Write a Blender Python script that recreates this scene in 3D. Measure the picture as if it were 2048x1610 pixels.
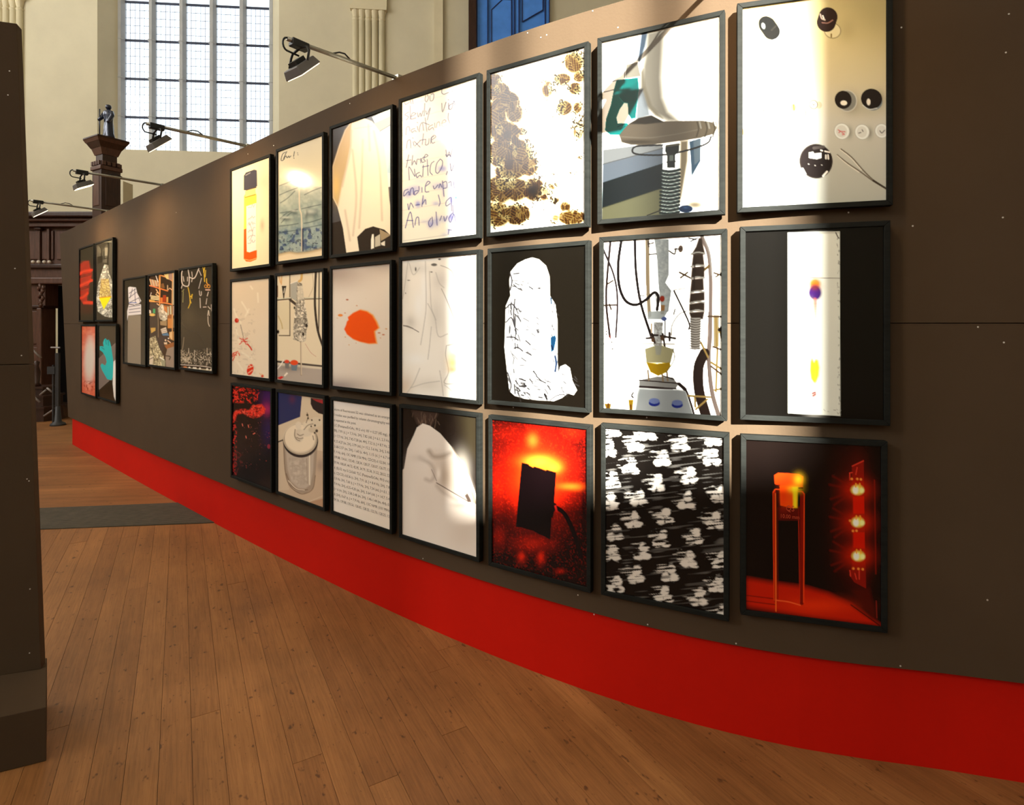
import bpy, math, random
import numpy as np
from mathutils import Vector, Matrix

# ------------------------------------------------------------------ scene, camera, light
for o in list(bpy.data.objects):
    bpy.data.objects.remove(o)
SC = bpy.context.scene
COL = SC.collection
EYE = 1.61                                   # height of the lens above the floor
cam = bpy.data.cameras.new('camera')
cam.sensor_width = 36.0
cam.lens = 1150.0 / 2048.0 * 36.0
cam.shift_y = -157.0 / 2048.0
cam.clip_start = 0.05
cam.clip_end = 200
camo = bpy.data.objects.new('camera', cam)
camo.location = (0, 0, EYE)
camo.rotation_euler = (math.pi / 2, 0, 0)
COL.objects.link(camo)
SC.camera = camo

SC.view_settings.view_transform = 'Standard'
SC.view_settings.look = 'None'
SC.view_settings.gamma = 1.0
SC.view_settings.use_curve_mapping = False
SC.view_settings.exposure = 0.0
SC.cycles.use_adaptive_sampling = True
SC.cycles.adaptive_threshold = 0.03
SC.cycles.max_bounces = 5
SC.cycles.diffuse_bounces = 3
SC.cycles.glossy_bounces = 2
SC.cycles.transparent_max_bounces = 6
SC.cycles.caustics_reflective = False
SC.cycles.caustics_refractive = False

W = bpy.data.worlds.new('sky')
SC.world = W
W.use_nodes = True
W.node_tree.nodes['Background'].inputs[0].default_value = (0.86, 0.93, 1.0, 1)
W.node_tree.nodes['Background'].inputs[1].default_value = 2.4

# low sun behind the visitor, a little to the right
SUN_AZ = math.radians(16.2)
SUN_EL = math.radians(27.0)
to_sun = Vector((math.sin(SUN_AZ) * math.cos(SUN_EL), -math.cos(SUN_AZ) * math.cos(SUN_EL), math.sin(SUN_EL)))
sun = bpy.data.lights.new('sun', 'SUN')
sun.energy = 68.0
sun.angle = math.radians(0.85)
sun.color = (1.0, 0.925, 0.79)
suno = bpy.data.objects.new('sun', sun)
suno.rotation_euler = to_sun.to_track_quat('Z', 'Y').to_euler()
suno.location = (6, -20, 14)
COL.objects.link(suno)

def window_light(name, loc, rot, sx, sy, radiance, color=(1.0, 0.975, 0.92)):
    """area lamp added inside an unseen window to boost its daylight"""
    l = bpy.data.lights.new(name, 'AREA')
    l.shape = 'RECTANGLE'
    l.size = sx
    l.size_y = sy
    l.energy = radiance * math.pi * sx * sy
    l.color = color
    o = bpy.data.objects.new(name, l)
    o.location = loc
    o.rotation_euler = rot
    COL.objects.link(o)
HX0, HX1, HY0, HY1, HZ = -15.0, 10.0, -8.0, 16.6, 13.0
LEFT_WINDOWS = [(-4.5, 3.2), (2.0, 3.2), (8.5, 3.2)]        # centre, width along the left wall
for (yc, wd), rad in zip(LEFT_WINDOWS, (17.5, 12.5, 7.0)):
    window_light('daylight_fill_left', (HX0 + 0.1, yc, 9.5), (0, -math.pi / 2, 0), 5.6, wd, rad)  # added lamps at the unseen side windows, lifting the ambient light
ADDED_BACK_WINDOWS = [(-7.5, 3.0), (-2.0, 3.0)]  # broad windows added behind the visitor for frontal fill light
for xc, wd in ADDED_BACK_WINDOWS:
    window_light('daylight_fill_back', (xc, HY0 + 0.1, 7.2), (math.pi / 2, 0, 0), wd, 6.6, 2.1)

# ------------------------------------------------------------------ helpers
def lin(c):
    c = np.asarray(c, float) / 255.0
    return np.where(c <= 0.04045, c / 12.92, ((c + 0.055) / 1.055) ** 2.4)

def mat(name, rgb, rough=0.6, spec=0.3, metal=0.0, var=0.0, vscale=6.0, bump=0.0, bscale=60.0, emit=None, stretch=(1, 1, 1), coat=0.0):
    """rgb is a linear reflectance; var mixes two tones of it with noise"""
    m = bpy.data.materials.new(name)
    m.use_nodes = True
    nt = m.node_tree
    b = nt.nodes['Principled BSDF']
    b.inputs['Base Color'].default_value = (*rgb, 1)
    b.inputs['Roughness'].default_value = rough
    b.inputs['Specular IOR Level'].default_value = spec
    b.inputs['Metallic'].default_value = metal
    b.inputs['Coat Weight'].default_value = coat
    if emit:
        b.inputs['Emission Color'].default_value = (*emit[0], 1)
        b.inputs['Emission Strength'].default_value = emit[1]
    if var or bump:
        g = nt.nodes.new('ShaderNodeNewGeometry')
        mp = nt.nodes.new('ShaderNodeMapping')
        mp.inputs['Scale'].default_value = stretch
        nt.links.new(g.outputs['Position'], mp.inputs['Vector'])
    if var:
        n = nt.nodes.new('ShaderNodeTexNoise')
        n.inputs['Scale'].default_value = vscale
        n.inputs['Detail'].default_value = 6
        n.inputs['Roughness'].default_value = 0.6
        nt.links.new(mp.outputs[0], n.inputs['Vector'])
        r = nt.nodes.new('ShaderNodeValToRGB')
        r.color_ramp.elements[0].position = 0.3
        r.color_ramp.elements[1].position = 0.7
        r.color_ramp.elements[0].color = (*[c * (1 - var) for c in rgb], 1)
        r.color_ramp.elements[1].color = (*[min(1, c * (1 + var)) for c in rgb], 1)
        nt.links.new(n.outputs['Fac'], r.inputs[0])
        nt.links.new(r.outputs[0], b.inputs['Base Color'])
    if bump:
        n2 = nt.nodes.new('ShaderNodeTexNoise')
        n2.inputs['Scale'].default_value = bscale
        n2.inputs['Detail'].default_value = 4
        nt.links.new(mp.outputs[0], n2.inputs['Vector'])
        bp = nt.nodes.new('ShaderNodeBump')
        bp.inputs['Strength'].default_value = bump
        bp.inputs['Distance'].default_value = 0.01
        nt.links.new(n2.outputs['Fac'], bp.inputs['Height'])
        nt.links.new(bp.outputs[0], b.inputs['Normal'])
    return m

def link(o, parent=None):
    COL.objects.link(o)
    if parent is not None:
        o.parent = parent
    return o

def tag(o, label=None, cat=None, group=None, kind=None):
    if label: o['label'] = label
    if cat: o['category'] = cat
    if group: o['group'] = group
    if kind: o['kind'] = kind
    return o

def empty(name, loc=(0, 0, 0), rz=0.0, parent=None):
    e = bpy.data.objects.new(name, None)
    e.location = loc
    e.rotation_euler = (0, 0, rz)
    return link(e, parent)

class MB:
    """collects vertices and faces of one mesh"""
    def __init__(s): s.v = []; s.f = []
    def add(s, vs, fs):
        n = len(s.v)
        s.v += [tuple(p) for p in vs]
        s.f += [tuple(i + n for i in f) for f in fs]
        return s
    def box(s, x0, x1, y0, y1, z0, z1, M=None):
        vs = [(x, y, z) for z in (z0, z1) for y in (y0, y1) for x in (x0, x1)]
        if M is not None: vs = [tuple(M @ Vector(p)) for p in vs]
        return s.add(vs, [(0, 2, 3, 1), (4, 5, 7, 6), (0, 1, 5, 4), (2, 6, 7, 3), (0, 4, 6, 2), (1, 3, 7, 5)])
    def hexa(s, a, b):
        """two quads a, b (same winding) joined to a solid"""
        return s.add(list(a) + list(b), [(3, 2, 1, 0), (4, 5, 6, 7), (0, 1, 5, 4), (1, 2, 6, 5), (2, 3, 7, 6), (3, 0, 4, 7)])
    def prism(s, poly, z0, z1):
        n = len(poly)
        vs = [(x, y, z0) for x, y in poly] + [(x, y, z1) for x, y in poly]
        return s.add(vs, [tuple(range(n - 1, -1, -1)), tuple(range(n, 2 * n))] + [(i, (i + 1) % n, n + (i + 1) % n, n + i) for i in range(n)])
    def tube(s, pts, r, n=10, cap=True):
        pts = [Vector(p) for p in pts]
        rs = r if isinstance(r, (list, tuple)) else [r] * len(pts)
        base = len(s.v); up = Vector((0, 0, 1)); prev = None
        for i, p in enumerate(pts):
            d = (pts[min(i + 1, len(pts) - 1)] - pts[max(i - 1, 0)]).normalized()
            if prev is None:
                a = d.cross(up)
                if a.length < 1e-3: a = d.cross(Vector((1, 0, 0)))
            else:
                a = prev - d * prev.dot(d)
            a.normalize(); prev = a; b = d.cross(a)
            for k in range(n):
                t = 2 * math.pi * k / n
                s.v.append(tuple(p + (a * math.cos(t) + b * math.sin(t)) * rs[i]))
        for i in range(len(pts) - 1):
            for k in range(n):
                q = base + i * n
                s.f.append((q + k, q + (k + 1) % n, q + n + (k + 1) % n, q + n + k))
        if cap:
            s.f.append(tuple(base + k for k in range(n - 1, -1, -1)))
            q = base + (len(pts) - 1) * n
            s.f.append(tuple(q + k for k in range(n)))
        return s
    def lathe(s, prof, n=16, c=(0, 0), sx=1.0, sy=1.0, fn=None):
        base = len(s.v)
        for r, z in prof:
            for k in range(n):
                t = 2 * math.pi * k / n
                q = r * (fn(t, z) if fn else 1.0)
                s.v.append((c[0] + q * math.cos(t) * sx, c[1] + q * math.sin(t) * sy, z))
        for i in range(len(prof) - 1):
            for k in range(n):
                q = base + i * n
                s.f.append((q + k, q + (k + 1) % n, q + n + (k + 1) % n, q + n + k))
        s.f.append(tuple(base + k for k in range(n - 1, -1, -1)))
        q = base + (len(prof) - 1) * n
        s.f.append(tuple(q + k for k in range(n)))
        return s
    def mesh(s, name, m, smooth=False):
        me = bpy.data.meshes.new(name)
        me.from_pydata(s.v, [], s.f)
        me.update()
        if m is not None: me.materials.append(m)
        if smooth:
            me.polygons.foreach_set('use_smooth', [True] * len(me.polygons))
        return me
    def build(s, name, m, parent=None, smooth=False, bevel=0.0):
        o = bpy.data.objects.new(name, s.mesh(name, m, smooth))
        link(o, parent)
        if bevel:
            b = o.modifiers.new('bevel', 'BEVEL'); b.width = bevel; b.segments = 2; b.limit_method = 'ANGLE'
        return o

def box(name, x0, x1, y0, y1, z0, z1, m, parent=None, bevel=0.0):
    return MB().box(x0, x1, y0, y1, z0, z1).build(name, m, parent, bevel=bevel)

# ------------------------------------------------------------------ materials
M_WALLBROWN = mat('brown_wall_paint', (0.066, 0.0435, 0.0265), 0.75, 0.07, var=0.06, vscale=2.0, bump=0.06, bscale=90)
M_RED = mat('red_paint', (0.47, 0.007, 0.0022), 0.6, 0.10, var=0.05, vscale=2.0)
M_FRAME = mat('dark_stained_frame', (0.0085, 0.0092, 0.0082), 0.7, 0.10, var=0.3, vscale=14, stretch=(1, 1, 6), bump=0.1, bscale=80)
M_PLASTER = mat('cream_plaster', (0.66, 0.60, 0.44), 0.9, 0.1, var=0.06, vscale=0.9, bump=0.12, bscale=14)
M_STONE = mat('pale_stone', (0.70, 0.62, 0.43), 0.9, 0.1, var=0.06, vscale=1.5)
M_MULLION = mat('window_stone', (0.46, 0.47, 0.48), 0.8, 0.2, var=0.08, vscale=3)
M_IRON = mat('window_iron', (0.05, 0.06, 0.10), 0.6, 0.3)
M_DARKWOOD = mat('dark_oak', (0.040, 0.016, 0.010), 0.4, 0.4, var=0.35, vscale=9, stretch=(3, 3, 0.5))
M_MIDWOOD = mat('brown_oak', (0.095, 0.043, 0.028), 0.42, 0.4, var=0.3, vscale=9, stretch=(3, 3, 0.5))
M_BLACKVOID = mat('painted_shade', (0.008, 0.007, 0.008), 0.8, 0.1)
M_BLUE = mat('blue_paint', (0.09, 0.30, 0.92), 0.45, 0.3, var=0.12, vscale=3)
M_BLUEDARK = mat('navy_paint', (0.012, 0.022, 0.11), 0.4, 0.4)
M_STEEL = mat('galvanised_pipe', (0.40, 0.39, 0.34), 0.35, 0.5, metal=0.75, var=0.15, vscale=20)
M_BLACK = mat('black_plastic', (0.012, 0.012, 0.013), 0.45, 0.4)
M_LAMPGREY = mat('lamp_housing', (0.16, 0.15, 0.15), 0.4, 0.5, metal=0.4)
M_LENS = mat('lamp_glass', (0.8, 0.75, 0.6), 0.3, 0.5, emit=((1.0, 0.80, 0.48), 5.0))
M_SCREW = mat('screw_head', (0.60, 0.58, 0.55), 0.35, 0.5, metal=0.6)
M_BRASS = mat('pale_knob', (0.62, 0.55, 0.46), 0.35, 0.5)
M_BRONZE = mat('blue_black_bronze', (0.020, 0.028, 0.060), 0.22, 0.8, metal=0.3)
M_STRIP = mat('dark_ribbed_plate', (0.060, 0.050, 0.036), 0.65, 0.2, var=0.2, vscale=12)
M_RAIL = mat('pale_handrail', (0.20, 0.17, 0.16), 0.4, 0.5)
M_DARKMETAL = mat('dark_metal', (0.030, 0.030, 0.033), 0.5, 0.3)
M_SLAB = mat('under_floor', (0.03, 0.015, 0.008), 0.9, 0.1)
M_INKBLACK = mat('black_print_ink', (0.19, 0.18, 0.17), 0.6, 0.2)
M_INKRED = mat('red_print_ink', (0.42, 0.05, 0.02), 0.5, 0.2)

def pane_material():
    m = bpy.data.materials.new('old_clear_glass')
    m.use_nodes = True
    nt = m.node_tree
    out = nt.nodes['Material Output']
    tr = nt.nodes.new('ShaderNodeBsdfTransparent')
    tr.inputs[0].default_value = (0.95, 0.98, 1.0, 1)
    gl = nt.nodes.new('ShaderNodeBsdfGlossy')
    gl.inputs['Roughness'].default_value = 0.08
    mx = nt.nodes.new('ShaderNodeMixShader')
    mx.inputs[0].default_value = 0.06
    nt.links.new(tr.outputs[0], mx.inputs[1])
    nt.links.new(gl.outputs[0], mx.inputs[2])
    nt.links.new(mx.outputs[0], out.inputs['Surface'])
    return m
M_PANE = pane_material()
M_BLIND = mat('white_blind', (0.75, 0.73, 0.68), 0.8, 0.1)

PLANK_DIR = Vector((-0.5, 0.866))
def wood_floor_material(name, ang, lines):
    """worn pine boards; ang turns the grain, lines adds board joints for the distant field"""
    m = bpy.data.materials.new(name)
    m.use_nodes = True
    nt = m.node_tree; N = nt.nodes; L = nt.links
    b = N['Principled BSDF']
    b.inputs['Roughness'].default_value = 0.5
    b.inputs['Specular IOR Level'].default_value = 0.3
    g = N.new('ShaderNodeNewGeometry')
    rot = N.new('ShaderNodeVectorRotate'); rot.rotation_type = 'Z_AXIS'
    rot.inputs['Angle'].default_value = -ang
    L.new(g.outputs['Position'], rot.inputs['Vector'])
    oi = N.new('ShaderNodeObjectInfo')
    sh = N.new('ShaderNodeVectorMath'); sh.operation = 'MULTIPLY_ADD'
    sh.inputs[1].default_value = (1, 1, 1)
    cmb = N.new('ShaderNodeCombineXYZ')
    mul = N.new('ShaderNodeMath'); mul.operation = 'MULTIPLY'; mul.inputs[1].default_value = 37.0
    L.new(oi.outputs['Random'], mul.inputs[0]); L.new(mul.outputs[0], cmb.inputs[0]); L.new(mul.outputs[0], cmb.inputs[2])
    L.new(rot.outputs[0], sh.inputs[0]); L.new(cmb.outputs[0], sh.inputs[2])
    def noise(sc, vec, det=5, rgh=0.6):
        mp = N.new('ShaderNodeMapping'); mp.inputs['Scale'].default_value = sc
        L.new(vec, mp.inputs['Vector'])
        n = N.new('ShaderNodeTexNoise'); n.inputs['Scale'].default_value = 1.0
        n.inputs['Detail'].default_value = det; n.inputs['Roughness'].default_value = rgh
        L.new(mp.outputs[0], n.inputs['Vector'])
        return n.outputs['Fac']
    def ramp(fac, stops):
        r = N.new('ShaderNodeValToRGB')
        e = r.color_ramp.elements
        e[0].position, e[0].color = stops[0][0], (*stops[0][1], 1)
        e[1].position, e[1].color = stops[1][0], (*stops[1][1], 1)
        for p, c in stops[2:]:
            q = e.new(p); q.color = (*c, 1)
        L.new(fac, r.inputs[0])
        return r.outputs[0]
    def mix(a, c, fac, mode='MULTIPLY'):
        x = N.new('ShaderNodeMix'); x.data_type = 'RGBA'; x.blend_type = mode
        if isinstance(fac, float): x.inputs[0].default_value = fac
        else: L.new(fac, x.inputs[0])
        L.new(a, x.inputs[6]); L.new(c, x.inputs[7])
        return x.outputs[2]
    base = ramp(noise((1.2, 14, 1), sh.outputs[0]), [(0.25, (0.225, 0.100, 0.034)), (0.75, (0.320, 0.146, 0.052))])
    tone = ramp(oi.outputs['Random'], [(0.0, (0.84, 0.80, 0.76)), (0.86, (1.04, 1.04, 1.02)), (0.93, (1.2, 1.24, 1.26)), (1.0, (1.28, 1.3, 1.34))])
    col = mix(base, tone, 1.0)
    # blotches of wear, running over the boards
    wear = ramp(noise((1.3, 1.3, 1), rot.outputs[0], 6), [(0.3, (0.62, 0.58, 0.54)), (0.7, (1.12, 1.1, 1.06))])
    col = mix(col, wear, 0.8)
    grain = ramp(noise((5, 130, 1), sh.outputs[0], 4, 0.7), [(0.3, (0.55, 0.50, 0.44)), (0.6, (1.08, 1.07, 1.05))])
    col = mix(col, grain, 0.6)
    knots = ramp(noise((20, 34, 1), sh.outputs[0], 2, 0.5), [(0.26, (0.28, 0.22, 0.18)), (0.335, (1, 1, 1))])
    col = mix(col, knots, 0.9)
    chips = ramp(noise((34, 95, 1), sh.outputs[0], 3, 0.6), [(0.27, (0.35, 0.3, 0.26)), (0.33, (1, 1, 1)), (0.71, (1, 1, 1)), (0.76, (1.4, 1.4, 1.4))])
    col = mix(col, chips, 0.8)
    if lines:
        sp = N.new('ShaderNodeSeparateXYZ'); L.new(rot.outputs[0], sp.inputs[0])
        md = N.new('ShaderNodeMath'); md.operation = 'PINGPONG'; md.inputs[1].default_value = 0.06
        L.new(sp.outputs[1], md.inputs[0])
        j = ramp(md.outputs[0], [(0.0, (0.25, 0.2, 0.16)), (0.004, (1, 1, 1))])
        col = mix(col, j, 0.9)
        fl = N.new('ShaderNodeMath'); fl.operation = 'DIVIDE'; fl.inputs[1].default_value = 0.12
        L.new(sp.outputs[1], fl.inputs[0])
        f2 = N.new('ShaderNodeMath'); f2.operation = 'FLOOR'; L.new(fl.outputs[0], f2.inputs[0])
        wn = N.new('ShaderNodeTexWhiteNoise'); wn.noise_dimensions = '1D'; L.new(f2.outputs[0], wn.inputs['W'])
        t2 = ramp(wn.outputs['Value'], [(0.0, (0.82, 0.8, 0.78)), (1.0, (1.15, 1.15, 1.15))])
        col = mix(col, t2, 0.8)
    L.new(col, b.inputs['Base Color'])
    bp = N.new('ShaderNodeBump'); bp.inputs['Strength'].default_value = 0.15; bp.inputs['Distance'].default_value = 0.004
    L.new(noise((5, 130, 1), sh.outputs[0], 4, 0.7), bp.inputs['Height'])
    L.new(bp.outputs[0], b.inputs['Normal'])
    return m
M_PLANK = wood_floor_material('worn_pine_plank', math.atan2(PLANK_DIR.y, PLANK_DIR.x), False)
M_FIELD = wood_floor_material('worn_pine_far_field', math.atan2(0.115, 1.0), True)

# ------------------------------------------------------------------ the hall
tag(box('ceiling', HX0 - 0.3, HX1 + 0.3, HY0 - 0.3, HY1 + 0.3, HZ, HZ + 0.2, M_PLASTER), 'cream vault over the hall', kind='structure')
tag(box('wall_right', HX1, HX1 + 0.3, HY0 - 0.3, HY1 + 0.3, 0, HZ, M_PLASTER), 'plain cream side wall', kind='structure')

def pierced_wall(name, a0, a1, holes, z0, z1, place, label):
    """wall along axis a from a0 to a1 with rectangular window holes (centre, width); place(a0,a1,z0,z1) -> box args"""
    mb = MB()
    edges = [a0]
    for c, w in holes: edges += [c - w / 2, c + w / 2]
    edges.append(a1)
    for i in range(0, len(edges), 2): mb.box(*place(edges[i], edges[i + 1], 0, HZ))
    for c, w in holes:
        mb.box(*place(c - w / 2, c + w / 2, 0, z0)); mb.box(*place(c - w / 2, c + w / 2, z1, HZ))
    return tag(mb.build(name, M_PLASTER), label, kind='structure')

def plain_window(name, holes, z0, z1, place, label):
    for c, w in holes:
        root = tag(empty(name), label, kind='structure')
        n = 4
        for i in range(n + 1):
            a = c - w / 2 + w * i / n
            MB().box(*place(max(a - 0.06, c - w / 2), min(a + 0.06, c + w / 2), z0, z1)).build('mullion', M_MULLION, root)
        MB().box(*place(c - w / 2, c + w / 2, z0, z1, 0.004)).build('pane', M_PANE, root)

pl = lambda a0, a1, z0, z1, t=None: (HX0 - 0.3, HX0, a0, a1, z0, z1) if t is None else (HX0 - 0.15 - t, HX0 - 0.15 + t, a0, a1, z0, z1)
plw = lambda a0, a1, z0, z1, t=0.06: (HX0 - 0.15 - t, HX0 - 0.15 + t, a0, a1, z0, z1)
pierced_wall('wall_left', HY0 - 0.3, HY1 + 0.3, LEFT_WINDOWS, 6.7, 12.3, pl, 'cream side wall pierced by tall windows')
for i, hw in enumerate(LEFT_WINDOWS):
    plain_window('window_%d' % (i + 2), [hw], 6.7, 12.3, plw, 'tall side window of the hall')
# back wall: two broad windows added for fill light, and the narrow pair of lights that lets the sun in
SUN_X0, SUN_X1, SUN_Z0, SUN_Z1 = 2.92, 4.10, 6.46, 11.6
pb = lambda a0, a1, z0, z1, t=None: (a0, a1, HY0 - 0.3, HY0, z0, z1)
pbw = lambda a0, a1, z0, z1, t=0.06: (a0, a1, HY0 - 0.15 - t, HY0 - 0.15 + t, z0, z1)
mb = MB()
xs_ = [HX0 - 0.3]
for c, w in ADDED_BACK_WINDOWS: xs_ += [c - w / 2, c + w / 2]
xs_ += [SUN_X0, SUN_X1, HX1 + 0.3]
for i in range(0, len(xs_), 2): mb.box(*pb(xs_[i], xs_[i + 1], 0, HZ))
for c, w in ADDED_BACK_WINDOWS:
    mb.box(*pb(c - w / 2, c + w / 2, 0, 3.9)); mb.box(*pb(c - w / 2, c + w / 2, 10.5, HZ))
mb.box(*pb(SUN_X0, SUN_X1, 0, SUN_Z0)); mb.box(*pb(SUN_X0, SUN_X1, SUN_Z1, HZ))
tag(mb.build('wall_back', M_PLASTER), 'cream wall behind the visitor with windows', kind='structure')
for i, hw in enumerate(ADDED_BACK_WINDOWS):
    plain_window('window_%d' % (i + 5), [hw], 3.9, 10.5, pbw, 'broad window with white blind, added in the unseen back wall for fill light')
    MB().box(hw[0] - hw[1] / 2, hw[0] + hw[1] / 2, HY0 - 0.08, HY0 - 0.06, 3.9, 10.5).build('blind', M_BLIND, bpy.data.objects['window_%d' % (i + 5)])  # blind added to keep the sun out; the fill lamp stands before it
root = tag(empty('window_7'), 'narrow sunlit window in the back wall', kind='structure')
for xm, hw_ in ((3.13, 0.034), (3.68, 0.040)):
    MB().box(xm - hw_, xm + hw_, HY0 - 0.2, HY0 - 0.1, SUN_Z0, SUN_Z1).build('mullion', M_MULLION, root)
MB().box(SUN_X0, SUN_X1, HY0 - 0.154, HY0 - 0.150, SUN_Z0, SUN_Z1).build('pane', M_PANE, root)

# far wall, slightly turned: local x runs along it, local y points away from the visitor
FA = math.atan2(1.3, 14.0)
FO = Vector((-13.2, 13.6))                    # world point of local (0, 0)
def far_local(px, py):
    """where the sight line through a picture point meets the far wall: (distance along it, height)"""
    dx, dy = (px - 1024) / 1150.0, 1.0
    ux, uy = math.cos(FA), math.sin(FA)
    det = dx * (-uy) + ux * dy
    t = (FO.x * (-uy) + ux * FO.y) / det
    P = Vector((dx * t, dy * t))
    return (P - FO).dot(Vector((ux, uy))), EYE - (py - 648) / 1150.0 * t
FM = Matrix.Translation((FO.x, FO.y, 0)) @ Matrix.Rotation(FA, 4, 'Z')
def far_root(name):
    e = empty(name); e.matrix_world = FM
    return e
wl, zs = far_local(221, 294)
wr, _ = far_local(533, 300)
zsill = (zs + far_local(470, 301)[1]) / 2
far = tag(far_root('wall_far'), 'tall cream plaster end wall of the church', kind='structure')
RV = 0.30                                      # splay of the window reveal
box('plaster_left', -3, wl - RV, 0, 0.6, 0, HZ, M_PLASTER, far)
box('plaster_right', wr + RV, 24, 0, 0.6, 0, HZ, M_PLASTER, far)
box('plaster_below', wl - RV, wr + RV, 0, 0.6, 0, zsill - 0.05, M_PLASTER, far)
MB().prism([(wl - RV, 0), (wl, 0.42), (wl, 0.6), (wl - RV, 0.6)], zsill - 0.05, HZ).build('window_reveal', M_PLASTER, far)
MB().prism([(wr + RV, 0), (wr + RV, 0.6), (wr, 0.6), (wr, 0.42)], zsill - 0.05, HZ).build('window_reveal', M_PLASTER, far)
MB().hexa([(wl - RV, 0, zsill - 0.05), (wr + RV, 0, zsill - 0.05), (wr, 0.42, zsill - 0.05), (wl, 0.42, zsill - 0.05)],
          [(wl - RV, 0, zsill - 0.045), (wr + RV, 0, zsill - 0.045), (wr, 0.42, zsill), (wl, 0.42, zsill)]).build('sill', M_STONE, far)

win = tag(far_root('window_1'), 'great church window with stone mullions and leaded panes', kind='structure')
bars_z = [far_local(280, 222)[1], far_local(280, 143)[1], far_local(280, 62.5)[1]]
st = bars_z[1] - bars_z[0]
bars_z = [bars_z[0] + st * i for i in range(6)]
n_l = 5
lw = (wr - wl) / n_l
mw = 0.085
for i in range(n_l + 1):
    xm = wl + lw * i
    MB().prism([(xm - mw, 0.52), (xm - mw, 0.46), (xm - 0.035, 0.36), (xm + 0.035, 0.36), (xm + mw, 0.46), (xm + mw, 0.52)], zsill, HZ).build('mullion', M_MULLION, win)
    for zb_ in bars_z[:3]:
        MB().lathe([(0.085, zb_ - 0.02), (0.10, zb_), (0.085, zb_ + 0.02)], 10, (xm, 0.44)).build('bar_collar', M_MULLION, win)
me_pane = None
zz = [zsill] + bars_z
for i in range(n_l):
    xa, xb = wl + lw * i + mw, wl + lw * (i + 1) - mw
    for k in range(len(zz) - 1):
        p = box('pane', xa, xb, 0.478, 0.482, zz[k], zz[k + 1], M_PANE, win)
        if k < 4:
            came = MB()
            nx, nz = 5, 5
            for j in range(1, nx):
                xx = xa + (xb - xa) * j / nx
                came.box(xx - 0.0028, xx + 0.0028, 0.474, 0.486, zz[k], zz[k + 1])
            for j in range(1, nz):
                q = zz[k] + (zz[k + 1] - zz[k]) * j / nz
                came.box(xa, xb, 0.474, 0.486, q - 0.0028, q + 0.0028)
            came.build('lead_came', M_IRON, p)
    for zb_ in bars_z:
        box('saddle_bar', xa, xb, 0.45, 0.475, zb_ - 0.028, zb_ + 0.028, M_IRON, win)

def shaft_bundle(name, pxs, label, ztop):
    """cluster of engaged round shafts with small capitals"""
    r = tag(far_root(name), label, kind='structure')
    us = [far_local(p, 60)[0] for p in pxs]
    rad = (us[-1] - us[0]) / (len(us) - 1) / 2
    for u in us:
        MB().lathe([(rad, 0), (rad, ztop - 0.25)], 14, (u, -0.02)).build('shaft', M_STONE, r, smooth=True)
        MB().lathe([(rad * 0.95, ztop - 0.25), (rad * 1.15, ztop - 0.20), (rad * 0.9, ztop - 0.17), (rad * 1.3, ztop)], 14, (u, -0.02)).build('capital', M_STONE, r)
    u0, u1 = us[0] - rad * 1.6, us[-1] + rad * 1.6
    box('abacus', u0, u1, -rad * 1.7, -0.0, ztop, ztop + 0.10, M_STONE, r)
    o = MB().prism([(u0 - 0.0, ztop + 0.10), (u1, ztop + 0.10), (u1, ztop + 1.4), (u0 + 0.45, ztop + 0.75)], -rad * 1.3, 0).build('springer', M_STONE, r)
    o.rotation_euler = (math.pi / 2, 0, 0); o.location = (0, -rad * 1.3, 0)
    return r
shaft_bundle('trim_3', [712, 724, 737, 750, 764], 'cream clustered pilaster with capitals right of the great window', far_local(740, 24)[1])
shaft_bundle('trim_4', [2, 14, 28, 41], 'cream clustered pilaster at the far left above the near partition', far_local(20, 2)[1])
# grey niche and stone strip between pilaster and blue doors
u0, u1 = far_local(868, 40)[0], far_local(886, 40)[0]
tag(far_root('trim_1'), 'pale stone strip beside the blue doors', kind='structure')
box('stone_strip', u0, u1, -0.10, 0.0, 0, HZ, M_STONE, bpy.data.objects['trim_1'])

# blue panelled doors high in the far wall
ub = [far_local(p, 30)[0] for p in (937, 952, 975, 1030, 1037, 1097)]
zb0 = 7.0
bd = tag(far_root('door_1'), 'tall blue panelled double doors with dark wooden jamb high in the wall', kind='structure')
box('jamb', ub[0], ub[1], -0.22, 0.0, zb0, HZ - 0.05, M_DARKWOOD, bd)
box('door_back', ub[1], ub[5], -0.06, 0.0, zb0, HZ - 0.05, M_BLUE, bd)
for a, b_ in ((ub[1] + 0.02, ub[2]), (ub[3] - 0.02, ub[4]), (ub[5] - 0.10, ub[5])):
    box('stile', a, b_, -0.10, -0.06, zb0, HZ - 0.05, M_BLUE, bd)
    box('bead', a - 0.012, a + 0.012, -0.125, -0.06, zb0, HZ - 0.05, M_BLUEDARK, bd)
    box('bead', b_ - 0.012, b_ + 0.012, -0.125, -0.06, zb0, HZ - 0.05, M_BLUEDARK, bd)
def door_panel(a, b_, z0, z1, ch, up):
    """raised panel with two chamfered corners and a dark moulding line round it"""
    P = [(a, z0), (b_, z0 + (0 if up else ch)), (b_, z1), (a + ch * (1 if up else 0), z1), (a, z1 - (ch if up else 0))]
    mbp = MB(); n = len(P)
    mbp.add([(x, -0.085, z) for x, z in P] + [(x, -0.06, z) for x, z in P], [tuple(range(n)), tuple(range(2 * n - 1, n - 1, -1))] + [(i, n + i, n + (i + 1) % n, (i + 1) % n) for i in range(n)])
    q = mbp.build('raised_panel', M_BLUE, bd)
    t = MB()
    for i in range(n):
        t.tube([(P[i][0], -0.088, P[i][1]), (P[(i + 1) % n][0], -0.088, P[(i + 1) % n][1])], 0.014, 6)
    t.build('moulding', M_BLUEDARK, q)
zc_ = far_local(1000, 14)[1]
door_panel(ub[2] + 0.10, ub[3] - 0.10, zb0, zc_ + 0.15, 0.28, True)
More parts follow.
